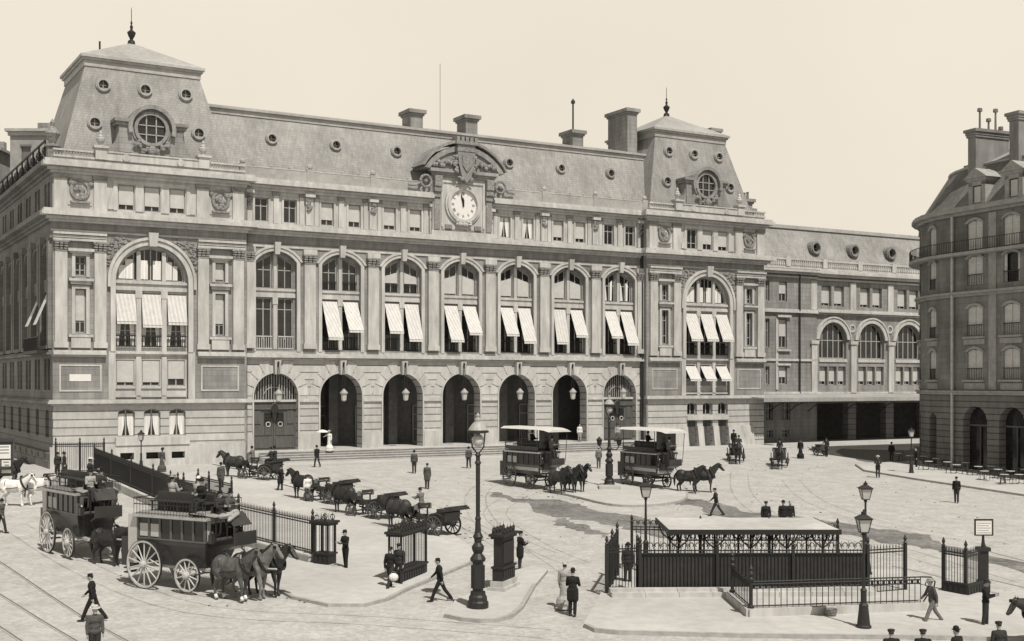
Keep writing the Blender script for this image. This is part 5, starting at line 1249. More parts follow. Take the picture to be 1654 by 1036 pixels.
def gateway_bits():
    for nm,lab,a,b in (('gate_foot_panel','long dark cast-iron foot panel of the right-hand gateway',G(1524,959.5),G(1560,966.5)),('gate_foot_panel','short cast-iron foot panel under the white notice board',G(1561,967),G(1592,958))):
        D=b-a; L_=D.length; o=thing(nm,lab,'foot panel',tuple(a),math.atan2(D.y,D.x)); m=MB(); m.box(0,L_,-.06,.06,0,.5); m.box(-.02,L_+.02,-.09,.09,.5,.56)
        for k in range(int(L_/.25)): m.box(.05+.25*k,.22+.25*k,-.08,-.06,.12,.42)
        m.build('panel',IRON,o)
    p=G(1588,957); o=thing('gateway_post','stout cast-iron gateway post carrying the white notice board','post',tuple(p)); m=MB(); m.box(-.22,.22,-.22,.22,0,.5); m.box(-.17,.17,-.17,.17,.5,1.75); m.box(-.24,.24,-.24,.24,1.75,1.9); m.lathe([(.1,1.9),(.06,2.2),(.04,2.6)],n=8); m.build('shaft',IRON,o)
    q=G(1588,957); o=thing('notice_board','square white notice board on top of the gateway post','sign',(q.x,q.y-.06,q.z)); m=MB(); m.box(-.36,.36,-.025,.02,2.42,3.06); nb_=m.build('board',WHITE,o); m=MB(); [m.box(-.28,.28-.07*(k%2),-.031,-.028,2.9-.1*k,2.925-.1*k) for k in range(5)]; m.build('printed_lines',CL['light'],nb_); f=MB(); f.strip([(-.34,2.44),(-.34,3.04),(.34,3.04),(.34,2.44),(-.34,2.44)],[(-.39,2.39),(-.39,3.09),(.39,3.09),(.39,2.39),(-.39,2.39)],-.05,.03); f.build('frame',IRON,o)
gateway_bits()
q=G(1342,1001); o=thing('litter_basket','grey woven litter basket standing against the low kerb wall','basket',tuple(q)); m=MB(); m.lathe([(.16,.02),(.24,.38),(.26,.4),(.23,.4),(.15,.06)],n=14); 
for k in range(3): m.lathe([(.185+.025*k,.1+.1*k),(.2+.025*k,.12+.1*k)],n=14)
m.build('wickerwork',mat('wicker',.2,.9,12.,.4),o)
# ---- lamps
LGLASS=mat('lantern_glass',.45,.2,2.,.1)
def lamp(u,v,H,label,big=0,arms=0,br=.3,rim=.28,dz=.12,group='gas lamps of the court',two=0):
    p=G(u,v); o=thing('street_lamp',label,'street lamp',(p.x,p.y,p.z+dz),0,group)
    if big:
        b=MB(); b.lathe([(.4,0),(.4,.22),(.35,.28),(.34,.42),(.29,.5),(.28,.62)],n=12); b.box(-.2,.2,-.2,.2,.6,1.75); 
        for s in (-1,1):
            b.box(min(s*.2,s*.26),max(s*.2,s*.26),-.13,.13,.75,1.6); b.box(-.13,.13,min(s*.2,s*.26),max(s*.2,s*.26),.75,1.6)
        b.lathe([(.27,1.75),(.3,1.85),(.24,1.95),(.16,2.05),(.23,2.2),(.23,2.32),(.13,2.45),(.15,2.6),(.2,2.68),(.11,2.85)],n=12); b.build('pedestal',IRON,o)
        s_=MB(); s_.lathe([(.12,2.8),(.095,3.3),(.12,3.35),(.08,3.45),(.085,H-1.75),(.13,H-1.7),(.08,H-1.6),(.08,H-1.45),(.12,H-1.4),(.06,H-1.3)],n=10); s_.build('shaft',IRON,o)
        f=MB(); zc=H-.85
        for k in range(4):
            a=PI/4+PI/2*k; f.tube([(.06*math.cos(a),.06*math.sin(a),H-1.32),(.3*math.cos(a),.3*math.sin(a),H-1.1),(.34*math.cos(a),.34*math.sin(a),H-.85),(.37*math.cos(a),.37*math.sin(a),H-.55)],.025,5)
        f.lathe([(.31,H-.57),(.41,H-.55),(.41,H-.48),(.31,H-.46)],n=16); f.build('lantern_frame',IRON,o)
        for k in range(16): pass
        MB().ball((0,0,zc),.24,14,10).build('globe',LGLASS,o,smooth=True)
        MB().lathe([(.37,H-.46),(.31,H-.34),(.2,H-.2),(.12,H-.14),(.13,H-.05),(.06,H+.02),(.08,H+.1),(.005,H+.2)],n=16).build('cap',mat('enamel_cap',.3,.5),o)
    else:
        b=MB(); b.lathe([(br,0),(br,.08),(br*.85,.12),(br*.6,.75),(br*.62,.82),(br*.4,.9),(br*.38,1.3),(br*.45,1.35),(br*.22,1.45),(.045,H-.75),(.09,H-.7),(.04,H-.62)],n=12); b.build('post',IRON,o)
        f=MB(); w0,w1=rim*.5,rim*.85
        for sx,sy in ((-1,-1),(1,-1),(1,1),(-1,1)): f.bar((sx*w0,sy*w0,H-.62),(sx*w1,sy*w1,H-.15),.016,n=4)
        f.box(-w1-.03,w1+.03,-w1-.03,w1+.03,H-.16,H-.12); f.box(-w0,w0,-w0,w0,H-.64,H-.6)
        f.hexa([(-w1-.06,-w1-.06,H-.12),(w1+.06,-w1-.06,H-.12),(w1+.06,w1+.06,H-.12),(-w1-.06,w1+.06,H-.12)],[(-.09,-.09,H+.02),(.09,-.09,H+.02),(.09,.09,H+.02),(-.09,.09,H+.02)]); f.lathe([(.09,H+.02),(.1,H+.1),(.04,H+.13),(.03,H+.2)],n=8)
        f.build('lantern_frame',IRON,o)
        g_=MB(); e=.015; g_.hexa([(-w0+e,-w0+e,H-.6),(w0-e,-w0+e,H-.6),(w0-e,w0-e,H-.6),(-w0+e,w0-e,H-.6)],[(-w1+e,-w1+e,H-.17),(w1-e,-w1+e,H-.17),(w1-e,w1-e,H-.17),(-w1+e,w1-e,H-.17)]); g_.build('lantern_glass',LGLASS,o)
    if arms:
        for s in (-1,1):
            a=MB(); a.tube([(0,0,2.7),(s*.5,0,2.6),(s*.7,0,2.9)],.04,5); a.lathe([(.06,2.9),(.14,2.95),(.2,3.3),(.24,3.32),(.1,3.45),(.02,3.55)],(s*.7,0,0),8); a.build('side_lantern',IRON,o)
    return o
lamp(772,987,7.15,'tall cast-iron lamp with ornate pedestal and glass globe on the small foreground island',big=1)
lamp(1395,1020,4.05,'nearest lamp post with flared foot in front of the stair railing',br=.28,rim=.27)
lamp(1398,932,3.95,'lantern post rising behind the right end of the stair enclosure',rim=.28)
lamp(1043,930,3.95,'lantern post rising behind the left end of the stair enclosure',rim=.28)
lamp(984,789,6.3,'tall lamp with two side lanterns on the round island between the omnibuses',big=1,arms=1)
lamp(228,762,3.0,'small lamp post in front of the left pavilion windows',br=.2,rim=.22,dz=0)
lamp(1472,767,3.6,'lamp post beside the café tables at the rounded corner',br=.22,rim=.25)
b=MB(); p=G(984,792); tag(b.box(p.x-.75,p.x+.75,p.y-.75,p.y+.75,p.z+.1,p.z+.32).build('lamp_plinth',[STONE_L]),'square stone plinth under the two-armed island lamp','plinth')
# ---- café tables and chairs
def cafe():
    TT=mat('marble_top',.5,.3); WK=mat('cafe_chair_wood',.05,.5)
    t=thing('cafe_table','small round marble café table on the pavement by the corner building','café table',(0,0,0),0,'café tables on the pavement')
    MB().lathe([(.33,.7),(.34,.72),(.33,.74)],n=16).build('table_top',TT,t); m=MB(); m.bar((0,0,.05),(0,0,.7),.025); 
    for k in range(3): a=2*PI*k/3; m.bar((0,0,.12),(.25*math.cos(a),.25*math.sin(a),.01),.02,n=4)
    m.build('table_leg',IRON,t)
    c=thing('cafe_chair','dark bentwood café chair among the pavement tables','café chair',(0,0,0),0,'café chairs on the pavement')
    MB().lathe([(.2,.43),(.21,.45),(.2,.465)],n=12).build('seat',WK,c)
    for sx in (-1,1):
        for sy in (-1,1): MB().bar((sx*.19,sy*.19,0),(sx*.14,sy*.14,.44),.016,n=4).build('leg',WK,c)
    m=MB(); m.tube([(-.17,-.17,.45),(-.19,-.2,.8),(-.1,-.22,.9),(.1,-.22,.9),(.19,-.2,.8),(.17,-.17,.45)],.016,4); m.tube([(-.08,-.18,.46),(0,-.21,.75),(.08,-.18,.46)],.012,4); m.build('backrest',WK,c)
    rn=random.Random(5); first=True; fc=True
    spots=[(1452,748),(1470,752),(1492,753),(1512,757),(1500,762),(1530,763),(1545,768),(1560,764),(1580,771),(1600,770),(1612,776),(1590,779),(1632,779),(1646,785),(1622,785),(1655,776)]
    for u,v in spots:
        p=G(u,v); a=t if first else copy_tree(t); first=False; a.location=(p.x,p.y,p.z+.145)
        for k in range(2):
            an=rn.uniform(0,2*PI) if k==0 else an+PI+rn.uniform(-.5,.5)
            q=c if fc else copy_tree(c); fc=False; q.location=(p.x+.62*math.cos(an),p.y+.62*math.sin(an),p.z+.145); q.rotation_euler=(0,0,an+PI/2)
cafe()
# ================================================================ vehicles
WHW=mat('pale_wheel_paint',.42,.6,6.,.12); WHD=mat('dark_wheel_paint',.09,.6,6.,.2); BODYD=mat('dark_coach_paint',.03,.35,2.,.3,spec=.5); BODYM=mat('mid_coach_paint',.09,.4,2.,.25,spec=.5); BODYL=mat('pale_coach_paint',.42,.5,3.,.12); DUCK=mat('grey_roof_canvas',.22,.85,3.,.2); CANO=mat('pale_canopy_canvas',.5,.85,2.,.1); SEAT=mat('worn_leather',.04,.6)
def wheel(par,x,y,r,m,n=12,w=.07):
    t=MB(); i=[(y+(r-.09)*math.cos(2*PI*k/24),r+(r-.09)*math.sin(2*PI*k/24)) for k in range(25)]
    def ring(r0,r1,hw):
        vs=[];fs=[]
        for k in range(24):
            a=2*PI*k/24
            for rr,xx in ((r0,-hw),(r1,-hw),(r1,hw),(r0,hw)): vs.append((x+xx,y+rr*math.cos(a),r+rr*math.sin(a)))
        for k in range(24):
            for q in range(4): a=4*k+q; b=4*k+(q+1)%4; c=4*((k+1)%24); fs.append((a,b,c+(q+1)%4,c+q))
        return vs,fs
    t.add(*ring(r-.085,r-.015,w*.5))
    for k in range(n):
        a=2*PI*(k+.5)/n; t.bar((x,y+.1*math.cos(a),r+.1*math.sin(a)),(x,y+(r-.07)*math.cos(a),r+(r-.07)*math.sin(a)),.032,.022,n=5)
    o=t.build('wheel',m,par)
    MB().lathe([(.06,-.16),(.12,-.12),(.13,.12),(.07,.16)],(x,y,r),10,ax='x').build('hub',m,o)
    MB().add(*ring(r-.016,r,w*.55)).build('tyre',IRON,o)
    return o
def omnibus(loc,face,label,light=True,canopy=False,sc=1.,group=None):
    o=thing('horse_omnibus',label,'omnibus',tuple(loc),hd(*face),group,sc)
    BD=BODYD if not canopy else BODYM
    # origin under the rear axle
    rw=.86 if not canopy else .8; fw=.6 if not canopy else .52; fy=1.95 if not canopy else 2.25
    for s in (-1,1): wheel(o,s*.98,0,rw,WHW if light else WHD,14); wheel(o,s*.86,fy,fw,WHW if light else WHD,12)
    ch=MB(); ch.bar((-.98,0,rw),(.98,0,rw),.05); ch.bar((-.86,fy,fw),(.86,fy,fw),.05); ch.box(-.5,-.42,-.3,3.0,.72,.84); ch.box(.42,.5,-.3,3.0,.72,.84)
    for s in (-1,1): ch.tube([(s*.7,-.5,rw-.05),(s*.7,0,rw+.12),(s*.7,.5,rw-.05)],.03,4); ch.tube([(s*.6,fy-.45,fw+.1),(s*.6,fy,fw+.25),(s*.6,fy+.45,fw+.1)],.03,4)
    ch.build('undercarriage',WHW if light else BODYD,o)
    MB().bar((0,fy,.75),(0,fy+3.3,.95),.05,.035).build('pole',WHW if light else BODYD,o)
    y0,y1=(-.55,3.2) if canopy else (-.5,2.75); z0,zb,zw,zr=(.95,1.62,2.42,2.62) if canopy else (.84,1.74,2.5,2.7)
    b=MB(); b.hexa([(-.6,y0+.1,z0),(.6,y0+.1,z0),(.6,y1-.25,z0),(-.6,y1-.25,z0)],[(-.8,y0,zb-.15),(.8,y0,zb-.15),(.8,y1,zb-.15),(-.8,y1,zb-.15)]); b.box(-.82,.82,y0,y1,zb-.15,zb); b.build('lower_body',BD,o)
    if canopy: q=MB(); q.box(-.825,-.81,y0+.1,y1-.1,zb-.4,zb-.17); q.box(.81,.825,y0+.1,y1-.1,zb-.4,zb-.17); q.box(-.7,.7,y1+.0,y1+.012,zb-.5,zb-.1); q.build('route_panel',BODYL,o)
    m=MB(); m.box(-.835,.835,y0-.02,y1+.02,zb,zb+.05); m.box(-.835,.835,y0-.02,y1+.02,zw-.02,zw+.05); n=6
    for s in (-1,1):
        for k in range(n+1):
            y=y0+.03+(y1-y0-.06)*k/n; m.box(min(s*.77,s*.82),max(s*.77,s*.82),y-.045,y+.045,zb+.05,zw-.02)
    for x in (-.8,-.28,.28,.8): m.box(x-.035,x+.035,y1-.05,y1,zb+.05,zw-.02); m.box(x-.035,x+.035,y0,y0+.05,zb+.05,zw-.02)
    m.build('window_posts',BODYM if not canopy else BODYD,o)
    gl=MB()
    for s in (-1,1):
        for k in range(n):
            ya=y0+.08+(y1-y0-.06)*k/n; yb=ya+(y1-y0)/n-.12; gl.cut(); gl.add([(s*.785,ya,zb+.05),(s*.785,yb,zb+.05),(s*.785,yb,zw-.02),(s*.785,ya,zw-.02)],[(0,1,2,3)])
    for yy in (y0+.03,y1-.03): gl.cut(); gl.add([(-.76,yy,zb+.05),(.76,yy,zb+.05),(.76,yy,zw-.02),(-.76,yy,zw-.02)],[(0,1,2,3)])
    gl.build('window_pane',GLASS,o)
    bl=MB()
    for s in (-1,1):
        for k in (0,1): ya=y0+.1+(y1-y0-.06)*k/n; bl.box(min(s*.79,s*.80),max(s*.79,s*.80),ya,ya+.44,zb+.1,zb+.55)
    bl.build('window_blind',BLIND,o)
    r=MB()
    prof=[(-.98,zw+.03),(-.9,zw+.12),(-.5,zr),(.5,zr),(.9,zw+.12),(.98,zw+.03)]
    r.prism(prof,y0-.15,y1+.2,ax='y')
    for i in range(4):     # drooping front lip of the roof
        pass
    r.build('roof',DUCK,o)
    bn=MB(); bn.box(-.05,.05,y0+.2,y1-.3,zr,zr+.66)
    for s in (-1,1): bn.box(min(s*.05,s*.42),max(s*.05,s*.42),y0+.2,y1-.3,zr+.34,zr+.39); [bn.box(min(s*.36,s*.4),max(s*.36,s*.4),y0+.25+.62*k,y0+.3+.62*k,zr,zr+.34) for k in range(5)]
    bn.build('roof_bench',SEAT,o)
    rl=MB()
    for s in (-1,1):
        x=s*.9
        for z in (.28,.5): rl.bar((x,y0-.1,zw+.2+z),(x,y1+.1,zw+.2+z),.018,n=4)
        for k in range(24): y=y0-.1+(y1-y0+.2)*k/23; rl.bar((x,y,zw+.1),(x,y,zw+.7),.012,n=4,cap=False)
        if canopy: rl.box(min(x,x+.02),max(x,x+.02),y0,y1,zw+.25,zw+.5)
    rl.bar((-.9,y0-.1,zw+.7),(.9,y0-.1,zw+.7),.018,n=4); rl.build('roof_railing',IRON if not canopy else BODYD,o)
    # driver's box in front
    d=MB(); d.box(-.6,.6,y1+.1,y1+.6,zr-.1,zr-.02); d.box(-.6,.6,y1+.06,y1+.12,zr-.05,zr+.3); [d.tube([(s*.55,y1+.02,zb+.1),(s*.55,y1+.45,zb+.35),(s*.55,y1+.5,zr-.1)],.035,4) for s in (-1,1)];
    if canopy: d.box(-.6,.6,y1+.0,y1+.12,zb-.3,zr+.25)
    d.hexa([(-.5,y1+.55,1.5),(.5,y1+.55,1.5),(.5,y1+1.1,1.72),(-.5,y1+1.1,1.72)],[(-.5,y1+.55,1.56),(.5,y1+.55,1.56),(.5,y1+1.1,1.78),(-.5,y1+1.1,1.78)])
    d.box(-.55,.55,y1+1.07,y1+1.13,1.7,2.15); d.bar((-.45,y1+.5,1.5),(-.45,y1+1.05,1.1),.025,n=4); d.bar((.45,y1+.5,1.5),(.45,y1+1.05,1.1),.025,n=4); d.build('drivers_box',BODYD,o)
    if not canopy: a=MB(); a.hexa([(-.45,y1+.62,2.68),(.45,y1+.62,2.68),(.45,y1+.98,2.35),(-.45,y1+.98,2.35)],[(-.42,y1+.6,2.8),(.42,y1+.6,2.8),(.4,y1+1.05,2.38),(-.4,y1+1.05,2.38)]); a.build('knee_apron',SEAT,o)
    fr=MB(); fr.strip([(-.58,zb+.14),(-.58,zw-.1),(.58,zw-.1),(.58,zb+.14),(-.58,zb+.14)],[(-.72,zb+.04),(-.72,zw),(.72,zw),(.72,zb+.04),(-.72,zb+.04)],y1+.0,y1+.04); fr.build('front_window_frame',WHW if not canopy else BODYL,o)
    for s in (-1,1):
        l=MB(); l.box(s*.72-.09,s*.72+.09,y1+.14,y1+.3,1.75,2.05); l.lathe([(.07,2.05),(.09,2.1),(.03,2.18)],(s*.72,y1+.22,0),8); l.build('lamp',BODYD,o)
    # rear platform, stairs
    pf=MB(); pf.box(-.78,.78,y0-.85,y0,.72,.8); pf.box(-.78,-.74,y0-.85,y0,.8,1.75); pf.box(.74,.78,y0-.85,y0-.5,.8,1.75); pf.box(-.78,.2,y0-.87,y0-.83,.8,1.7)
    for z in (.55,.38): pf.box(-.1,.5,y0-1.05,y0-.85,z,z+.05)
    pf.build('rear_platform',BODYD if light or canopy else BODYD,o)
    sp=MB(); sp.hexa([(-.86,y0-.75,.8),(-.8,y0-.75,.8),(-.8,y0-.5,.8),(-.86,y0-.5,.8)],[(-.86,y0-.35,zr+.1),(-.8,y0-.35,zr+.1),(-.8,y0-.1,zr+.1),(-.86,y0-.1,zr+.1)])
    for s in (1,):
        sp.box(.8,.84,y0-.45,y0-.02,.85,zw+.1)
    for k in range(7): z=.95+.24*k; sp.box(-.8,-.35,y0-.72+.05*k,y0-.48+.05*k,z,z+.04)
    sp.tube([(-.4,y0-.85,1.7),(-.35,y0-.5,2.9),(-.35,y0-.1,3.3)],.02,4); sp.build('stairs',BODYL if not canopy else BODYD,o)
    if canopy:
        zc=4.15; n=10; c=MB()
        for i in range(n):
            ya=y0-.5+(y1+1.3-y0+.5)*i/n; yb=y0-.5+(y1+1.3-y0+.5)*(i+1)/n; f=lambda y:zc-.05*max(0,(y-y1-.2))**2*2.2+.05
            za,zb2=f(ya),f(yb)
            c.hexa([(-1.0,ya,za-.1),(1.0,ya,za-.1),(1.0,yb,zb2-.1),(-1.0,yb,zb2-.1)],[(-.7,ya,za+.05),(.7,ya,za+.05),(.7,yb,zb2+.05),(-.7,yb,zb2+.05)])
        c.build('top_canopy',CANO,o)
        for s in (-1,1):
            for y in (y0,(y0+y1)/2,y1-.1): MB().bar((s*.9,y,zw+.2),(s*.9,y,zc),.03,n=5).build('canopy_post',BODYD,o)
            MB().bar((s*.62,y1+1.1,1.9),(s*.75,y1+1.15,zc-.2),.022,n=5).build('canopy_post',BODYD,o)
        w=MB(); w.box(-.85,.85,y1+.05,y1+.09,zr+.2,zc-.05); w.build('windbreak',BODYD,o)
    else:
        g_=MB(); g_.hexa([(-.95,y1-.6,zr+.06),(.95,y1-.6,zr+.06),(.75,y1+.45,zr-.04),(-.75,y1+.45,zr-.04)],[(-.5,y1-.6,zr+.1),(.5,y1-.6,zr+.1),(.5,y1+.5,zr+.06),(-.5,y1+.5,zr+.06)]); g_.build('roof_front_lip',DUCK,o)
    return o
def Lp(o,x,y,z):  # a point of a thing in world space (things are unscaled or uniformly scaled, turned about Z)
    s=o.scale[0]; a=o.rotation_euler[2]; return V(o.location[0]+s*(x*math.cos(a)-y*math.sin(a)),o.location[1]+s*(x*math.sin(a)+y*math.cos(a)),o.location[2]+s*z)
def ond(p): return V(p.x,p.y,ground_z(p.x,p.y))
def cab(loc,face,label,hood=True,top=False,group=None,sc=1.,wm=None):
    o=thing('horse_carriage',label,'carriage',tuple(loc),hd(*face),group,sc); wm=wm or WHD; fy=1.75
    for s in (-1,1): wheel(o,s*.7,0,.52,wm,12,.05); wheel(o,s*.62,fy,.4,wm,10,.05)
    u=MB(); u.bar((-.7,0,.52),(.7,0,.52),.035); u.bar((-.62,fy,.4),(.62,fy,.4),.035); u.tube([(0,0,.55),(0,.8,.5),(0,fy,.6)],.04,4)
    for s in (-1,1): u.tube([(s*.5,-.4,.6),(s*.5,0,.72),(s*.5,.4,.6)],.025,4)
    u.build('undercarriage',BODYD,o)
    for s in (-1,1): MB().bar((s*.32,fy,.62),(s*.38,fy+2.6,1.0),.03,.022,n=5).build('shaft',BODYD,o)
    b=MB(); side=[(-.55,.75),(-.6,1.15),(-.5,1.3),(.15,1.12),(.3,1.1),(.55,.85),(.62,.62),(1.05,.58),(1.1,.5),(.4,.45),(-.2,.5)]
    b.prism(side,-.55,.55,ax='x'); b.build('body',BODYD,o)
    s_=MB(); s_.box(-.45,.45,-.45,.1,1.12,1.22) if 0 else s_.box(-.5,.5,-.5,.0,.98,1.32); s_.box(-.5,.5,-.62,-.48,1.2,1.42); s_.build('seat',SEAT,o)
    d=MB(); d.box(-.4,.4,1.18,1.52,1.24,1.31); [d.box(s*.3-.03,s*.3+.03,1.22,1.28,.7,1.24) for s in (-1,1)]; d.box(-.3,.3,1.3,1.48,.7,.95); d.hexa([(-.38,1.5,.8),(.38,1.5,.8),(.38,1.95,.95),(-.38,1.95,.95)],[(-.38,1.5,.86),(.38,1.5,.86),(.38,1.95,1.01),(-.38,1.95,1.01)]); d.box(-.38,.38,1.93,1.98,.95,1.3); d.bar((-.42,1.15,1.35),(-.42,1.15,1.55),.015,n=4); d.box(-.4,.4,1.13,1.16,1.36,1.5); d.build('drivers_box',BODYD,o)
    for s in (-1,1):
        m=MB(); m.tube([(s*.72,-.55,1.02),(s*.72,-.2,1.12),(s*.72,.3,1.05),(s*.72,.6,.7)],.035,4); m.build('mudguard',BODYD,o); l=MB(); l.box(s*.5-.06,s*.5+.06,1.2,1.34,1.2,1.45); l.build('lamp',BRASS,o)
    h=MB()
    if top: pass
    if hood:
        for k,(y,z) in enumerate(((-1.15,1.34),(-1.1,1.4),(-1.0,1.46))): h.tube([(-.58,-.4,1.22),(-.56,y,z),(.56,y,z),(.58,-.4,1.22)],.035,6)
        h.hexa([(-.55,-1.12,1.32),(.55,-1.12,1.32),(.55,-.45,1.22),(-.55,-.45,1.22)],[(-.53,-1.1,1.42),(.53,-1.1,1.42),(.53,-.5,1.36),(-.53,-.5,1.36)])
    else: h.prism([(-.7,1.1),(-.75,1.9),(-.6,2.2),(.5,2.25),(.62,2.0),(.6,1.9),(.45,2.05),(-.5,2.0),(-.55,1.1)],-.6,.6,ax='x')
    h.build('folded_hood' if hood else 'raised_hood',SEAT,o)
    return o
# ---- two heavy omnibuses at the left
fA=(.865,-.50)
pA=G(228,948); oA=omnibus(V(-14.2,50.9,ground_z(-14.2,50.9)),fA,'nearest omnibus, dark with pale spoked wheels and roof bench, beside the spiked fence',group='omnibuses',sc=1.13)
FA=V(fA[0],fA[1],0); SA=V(-fA[1],fA[0],0)
for i,(x,c,ps) in enumerate(((.62,'roan','mid'),(-.45,'grey','up'))):
    pass
hA=[('horse with white fetlocks in the nearest omnibus team, near side','roan','mid',-.75,3.95),('grey headed horse in the middle of the nearest omnibus team','grey','up',-.05,4.15),('dark horse on the far side of the nearest omnibus team','bay','mid',.6,4.25)]
for lab,c,ps,xx,yy in hA:
    horse(ond(Lp(oA,-xx,yy,0)),(fA[0],fA[1]+.02),lab,c,ps,group='omnibus horses',sc=1.07)
oB=omnibus(V(-20.75,58.6,ground_z(-20.75,58.6)),(.65,-.76),'second dark omnibus at the left, behind the nearest one',sc=1.13,group='omnibuses')
for lab,c,ps,xx,yy in (('black horse, near side of the second omnibus team at left','black','low',.1,4.0),('black horse, far side of the second omnibus team at left','black','mid',-.7,4.25)):
    horse(ond(Lp(oB,xx,yy,0)),(.88,-.47),lab,c,ps,group='omnibus horses')
# ---- two canopied omnibuses by the round island
pC=G(829.7,785); oC=omnibus(V(.6,89.0,ground_z(.6,89)),(.60,-.80),'omnibus with pale top canopy and open stairs, left of the round island',light=False,canopy=True,group='omnibuses')
for lab,c,ps,xx,yy in (('brown horse, near side of the left canopied omnibus','bay','mid',.75,5.2),('brown horse, middle of the left canopied omnibus team','bay','up',0,5.5),('dark horse with blazed head, far side of the left canopied omnibus','black','up',-.8,5.4)):
    horse(ond(Lp(oC,xx,yy,0)),(.60,-.8),lab,c,ps,group='omnibus horses')
oD=omnibus(V(9.1,90.0,ground_z(9.1,90.0)),(.52,-.854),'omnibus with pale top canopy standing right of the island lamp',light=False,canopy=True,group='omnibuses')
for lab,c,ps,xx,yy in (('dark horse, near side of the right canopied omnibus','black','mid',-.6,4.9),('dark horse, far side of the right canopied omnibus','bay','up',-2.0,4.9)):
    horse(ond(Lp(oD,xx,yy,0)),(.9,-.43),lab,c,ps,group='omnibus horses')
# ---- rank of open cabs along the court
fQ=(-.80,.60)
q=[((716,866),'open cab at the near end of the rank, its driver seen from behind','standing cab horse of the nearest cab in the rank','bay','low'),((620,840),'second open cab of the rank, driverless, hood folded','cab horse nosing the back of the third cab','black','low'),
   ((547,816),'third open cab of the rank, beside the man in a white blouse','dark horse at the head of the third cab, faced by a man','black','mid'),((437,777),'farthest open cab with standing passengers, nearest the station steps','horse of the farthest cab, in front of the left pavilion','bay','mid')]
CB_=[]
for i,((u,v),lab,hl,c,ps) in enumerate(q):
    p=G(u,v); a=cab(p,fQ if i<3 else (-.92,.4),lab,group='cabs waiting in the court',sc=1.1); CB_.append(a)
    f=fQ if i<3 else (-.92,.4); horse(ond(Lp(a,0,2.9,0)),f,hl,c,ps,group='cab horses',sc=1.02)
# ---- two cabs coming forward on the right
for (u,v),lab,hl,f,sc in (((1188,744),'cab driving towards the viewer with two men on its box, before the right pavilion door','trotting horse of the cab with two men on the box',(-.12,-1),1.0),((1259,752),'cab driving towards the viewer with a top-hatted coachman','pale-faced horse of the cab with the top-hatted coachman',(-.2,-1),1.0)):
    p=G(u,v); a=cab(p,f,lab,group='cabs crossing the court'); CB_.append(a); horse(ond(Lp(a,0,3.35,0)),f,hl,'bay','mid',group='cab horses')
# ---- carts and horses at the left edge
def poster_van():
    p=G(10,800); p=V(-34.4,84.0,ground_z(-34.4,84.0)); o=thing('poster_van','tall van covered with pale posters at the left edge of the street','van',tuple(p),hd(.35,-.94))
    for s in (-1,1): wheel(o,s*.8,0,.5,WHD); wheel(o,s*.8,2.0,.45,WHD)
    b=MB(); b.box(-.75,.75,-.7,2.5,.75,3.0); b.box(-.85,.85,-.8,2.6,3.0,3.1); b.box(-.6,.6,2.5,3.1,1.2,1.4); b.build('body',BODYD,o)
    for x0,x1,z0,z1 in ((-.6,.6,1.9,2.8),(-.6,-.05,.95,1.8),(.05,.6,.95,1.8)): 
        m=MB(); m.box(x0,x1,2.505,2.515,z0,z1); po=m.build('poster',WHITE,o); m=MB(); [m.box(x0+.1,x1-.1-.08*(k%2),2.515,2.518,z1-.16-.2*k,z1-.1-.2*k) for k in range(int((z1-z0)/.2)-1)]; m.build('printed_lines',CL['mid'],po)
    for k in range(3):
        for z0,z1 in ((1.0,1.8),(1.95,2.8)): m=MB(); m.box(.755,.765,-.55+1.0*k,.3+1.0*k,z0,z1); m.build('poster',BLIND,o)
poster_van()
horse(G(22,818)+V(0,0,0),(1,-.12),'white horse seen from the side at the left edge of the street','white','mid',group='loose team at the left edge')
horse(G(62,815),(.5,.85),'white horse seen from behind, left of the second omnibus','white','low',group='loose team at the left edge')
horse(G(12,788),(1,.05),'dark horse raising its head behind the white horses','black','up',group='loose team at the left edge')
# horse at the lower right corner
hp=V(18.35,42.9,0); horse(ond(hp),(-.93,-.3),'brown horse cut off by the lower right edge, beside the standing man','bay','low',sc=1.0)
# ================================================================ people
def PG(u,v): return G(u,v)
def P(u,v,*a,dz=0,**k): p=G(u,v); p.z+=dz; return person(p,*a,**k)
T=(0,-1); AW=(0,1); RT=(1,-.1); LT=(-1,-.1)
P(512,755,(-.7,.7),'step','man in dark suit about to climb the steps below the lady with the parasol')
P(669,765,AW,'stand','man in grey jacket standing alone, farther of the pair seen from behind',coat='mid',hatk='bowler')
P(690,790,(.2,1),'stand','man in grey coat and cap walking away, nearer of the pair seen from behind',coat='mid',top='frock',hatk='kepi')
P(757,757,(-.2,1),'step','man in dark suit walking towards the steps, above the great lamp',coat='mid',legs='dark')
P(967,757,(.1,1),'wide','man in light grey suit left of the two-armed island lamp',coat='grey',legs='mid',hatk='boater')
P(453,795,(.7,-.3),'reach','man in dark coat reaching out to the head of the third cab horse',coat='black',top='frock')
P(497,812,(-.3,.9),'step','man in a white blouse beside the third cab',coat='white',legs='grey',top='blouse',hatk='cap')
P(357,790,(-.4,.9),'stand','man in brown coat holding the farthest cab horse',coat='mid',top='frock',hatk='bowler')
P(262,762,(.4,.9),'stand','woman in a dark dress walking below the cellar gratings',coat='mid',legs='mid',woman=True,hatk='wide')
P(558,921,(-.6,-.6),'fold','policeman in kepi and dark tunic standing in the gateway',coat='black',legs='black',hatk='kepi',top='jacket')
P(630,953,(.5,.85),'step','man in dark coat carrying a white bag beside the openwork gate pier',coat='black',hatk='kepi')
P(645,947,(-.4,-.9),'stand','man in cap facing the one with the white bag, by the openwork pier',coat='dark',hatk='cap')
P(711,972,(-1,-.1),'walk','man in kepi striding left between the openwork pier and great lamp',coat='black',legs='black',hatk='kepi')
P(840,922,(1,.5),'fold','man in dark cape and flat cap leaning behind the narrow gate pier',coat='black',top='frock',hatk='kepi')
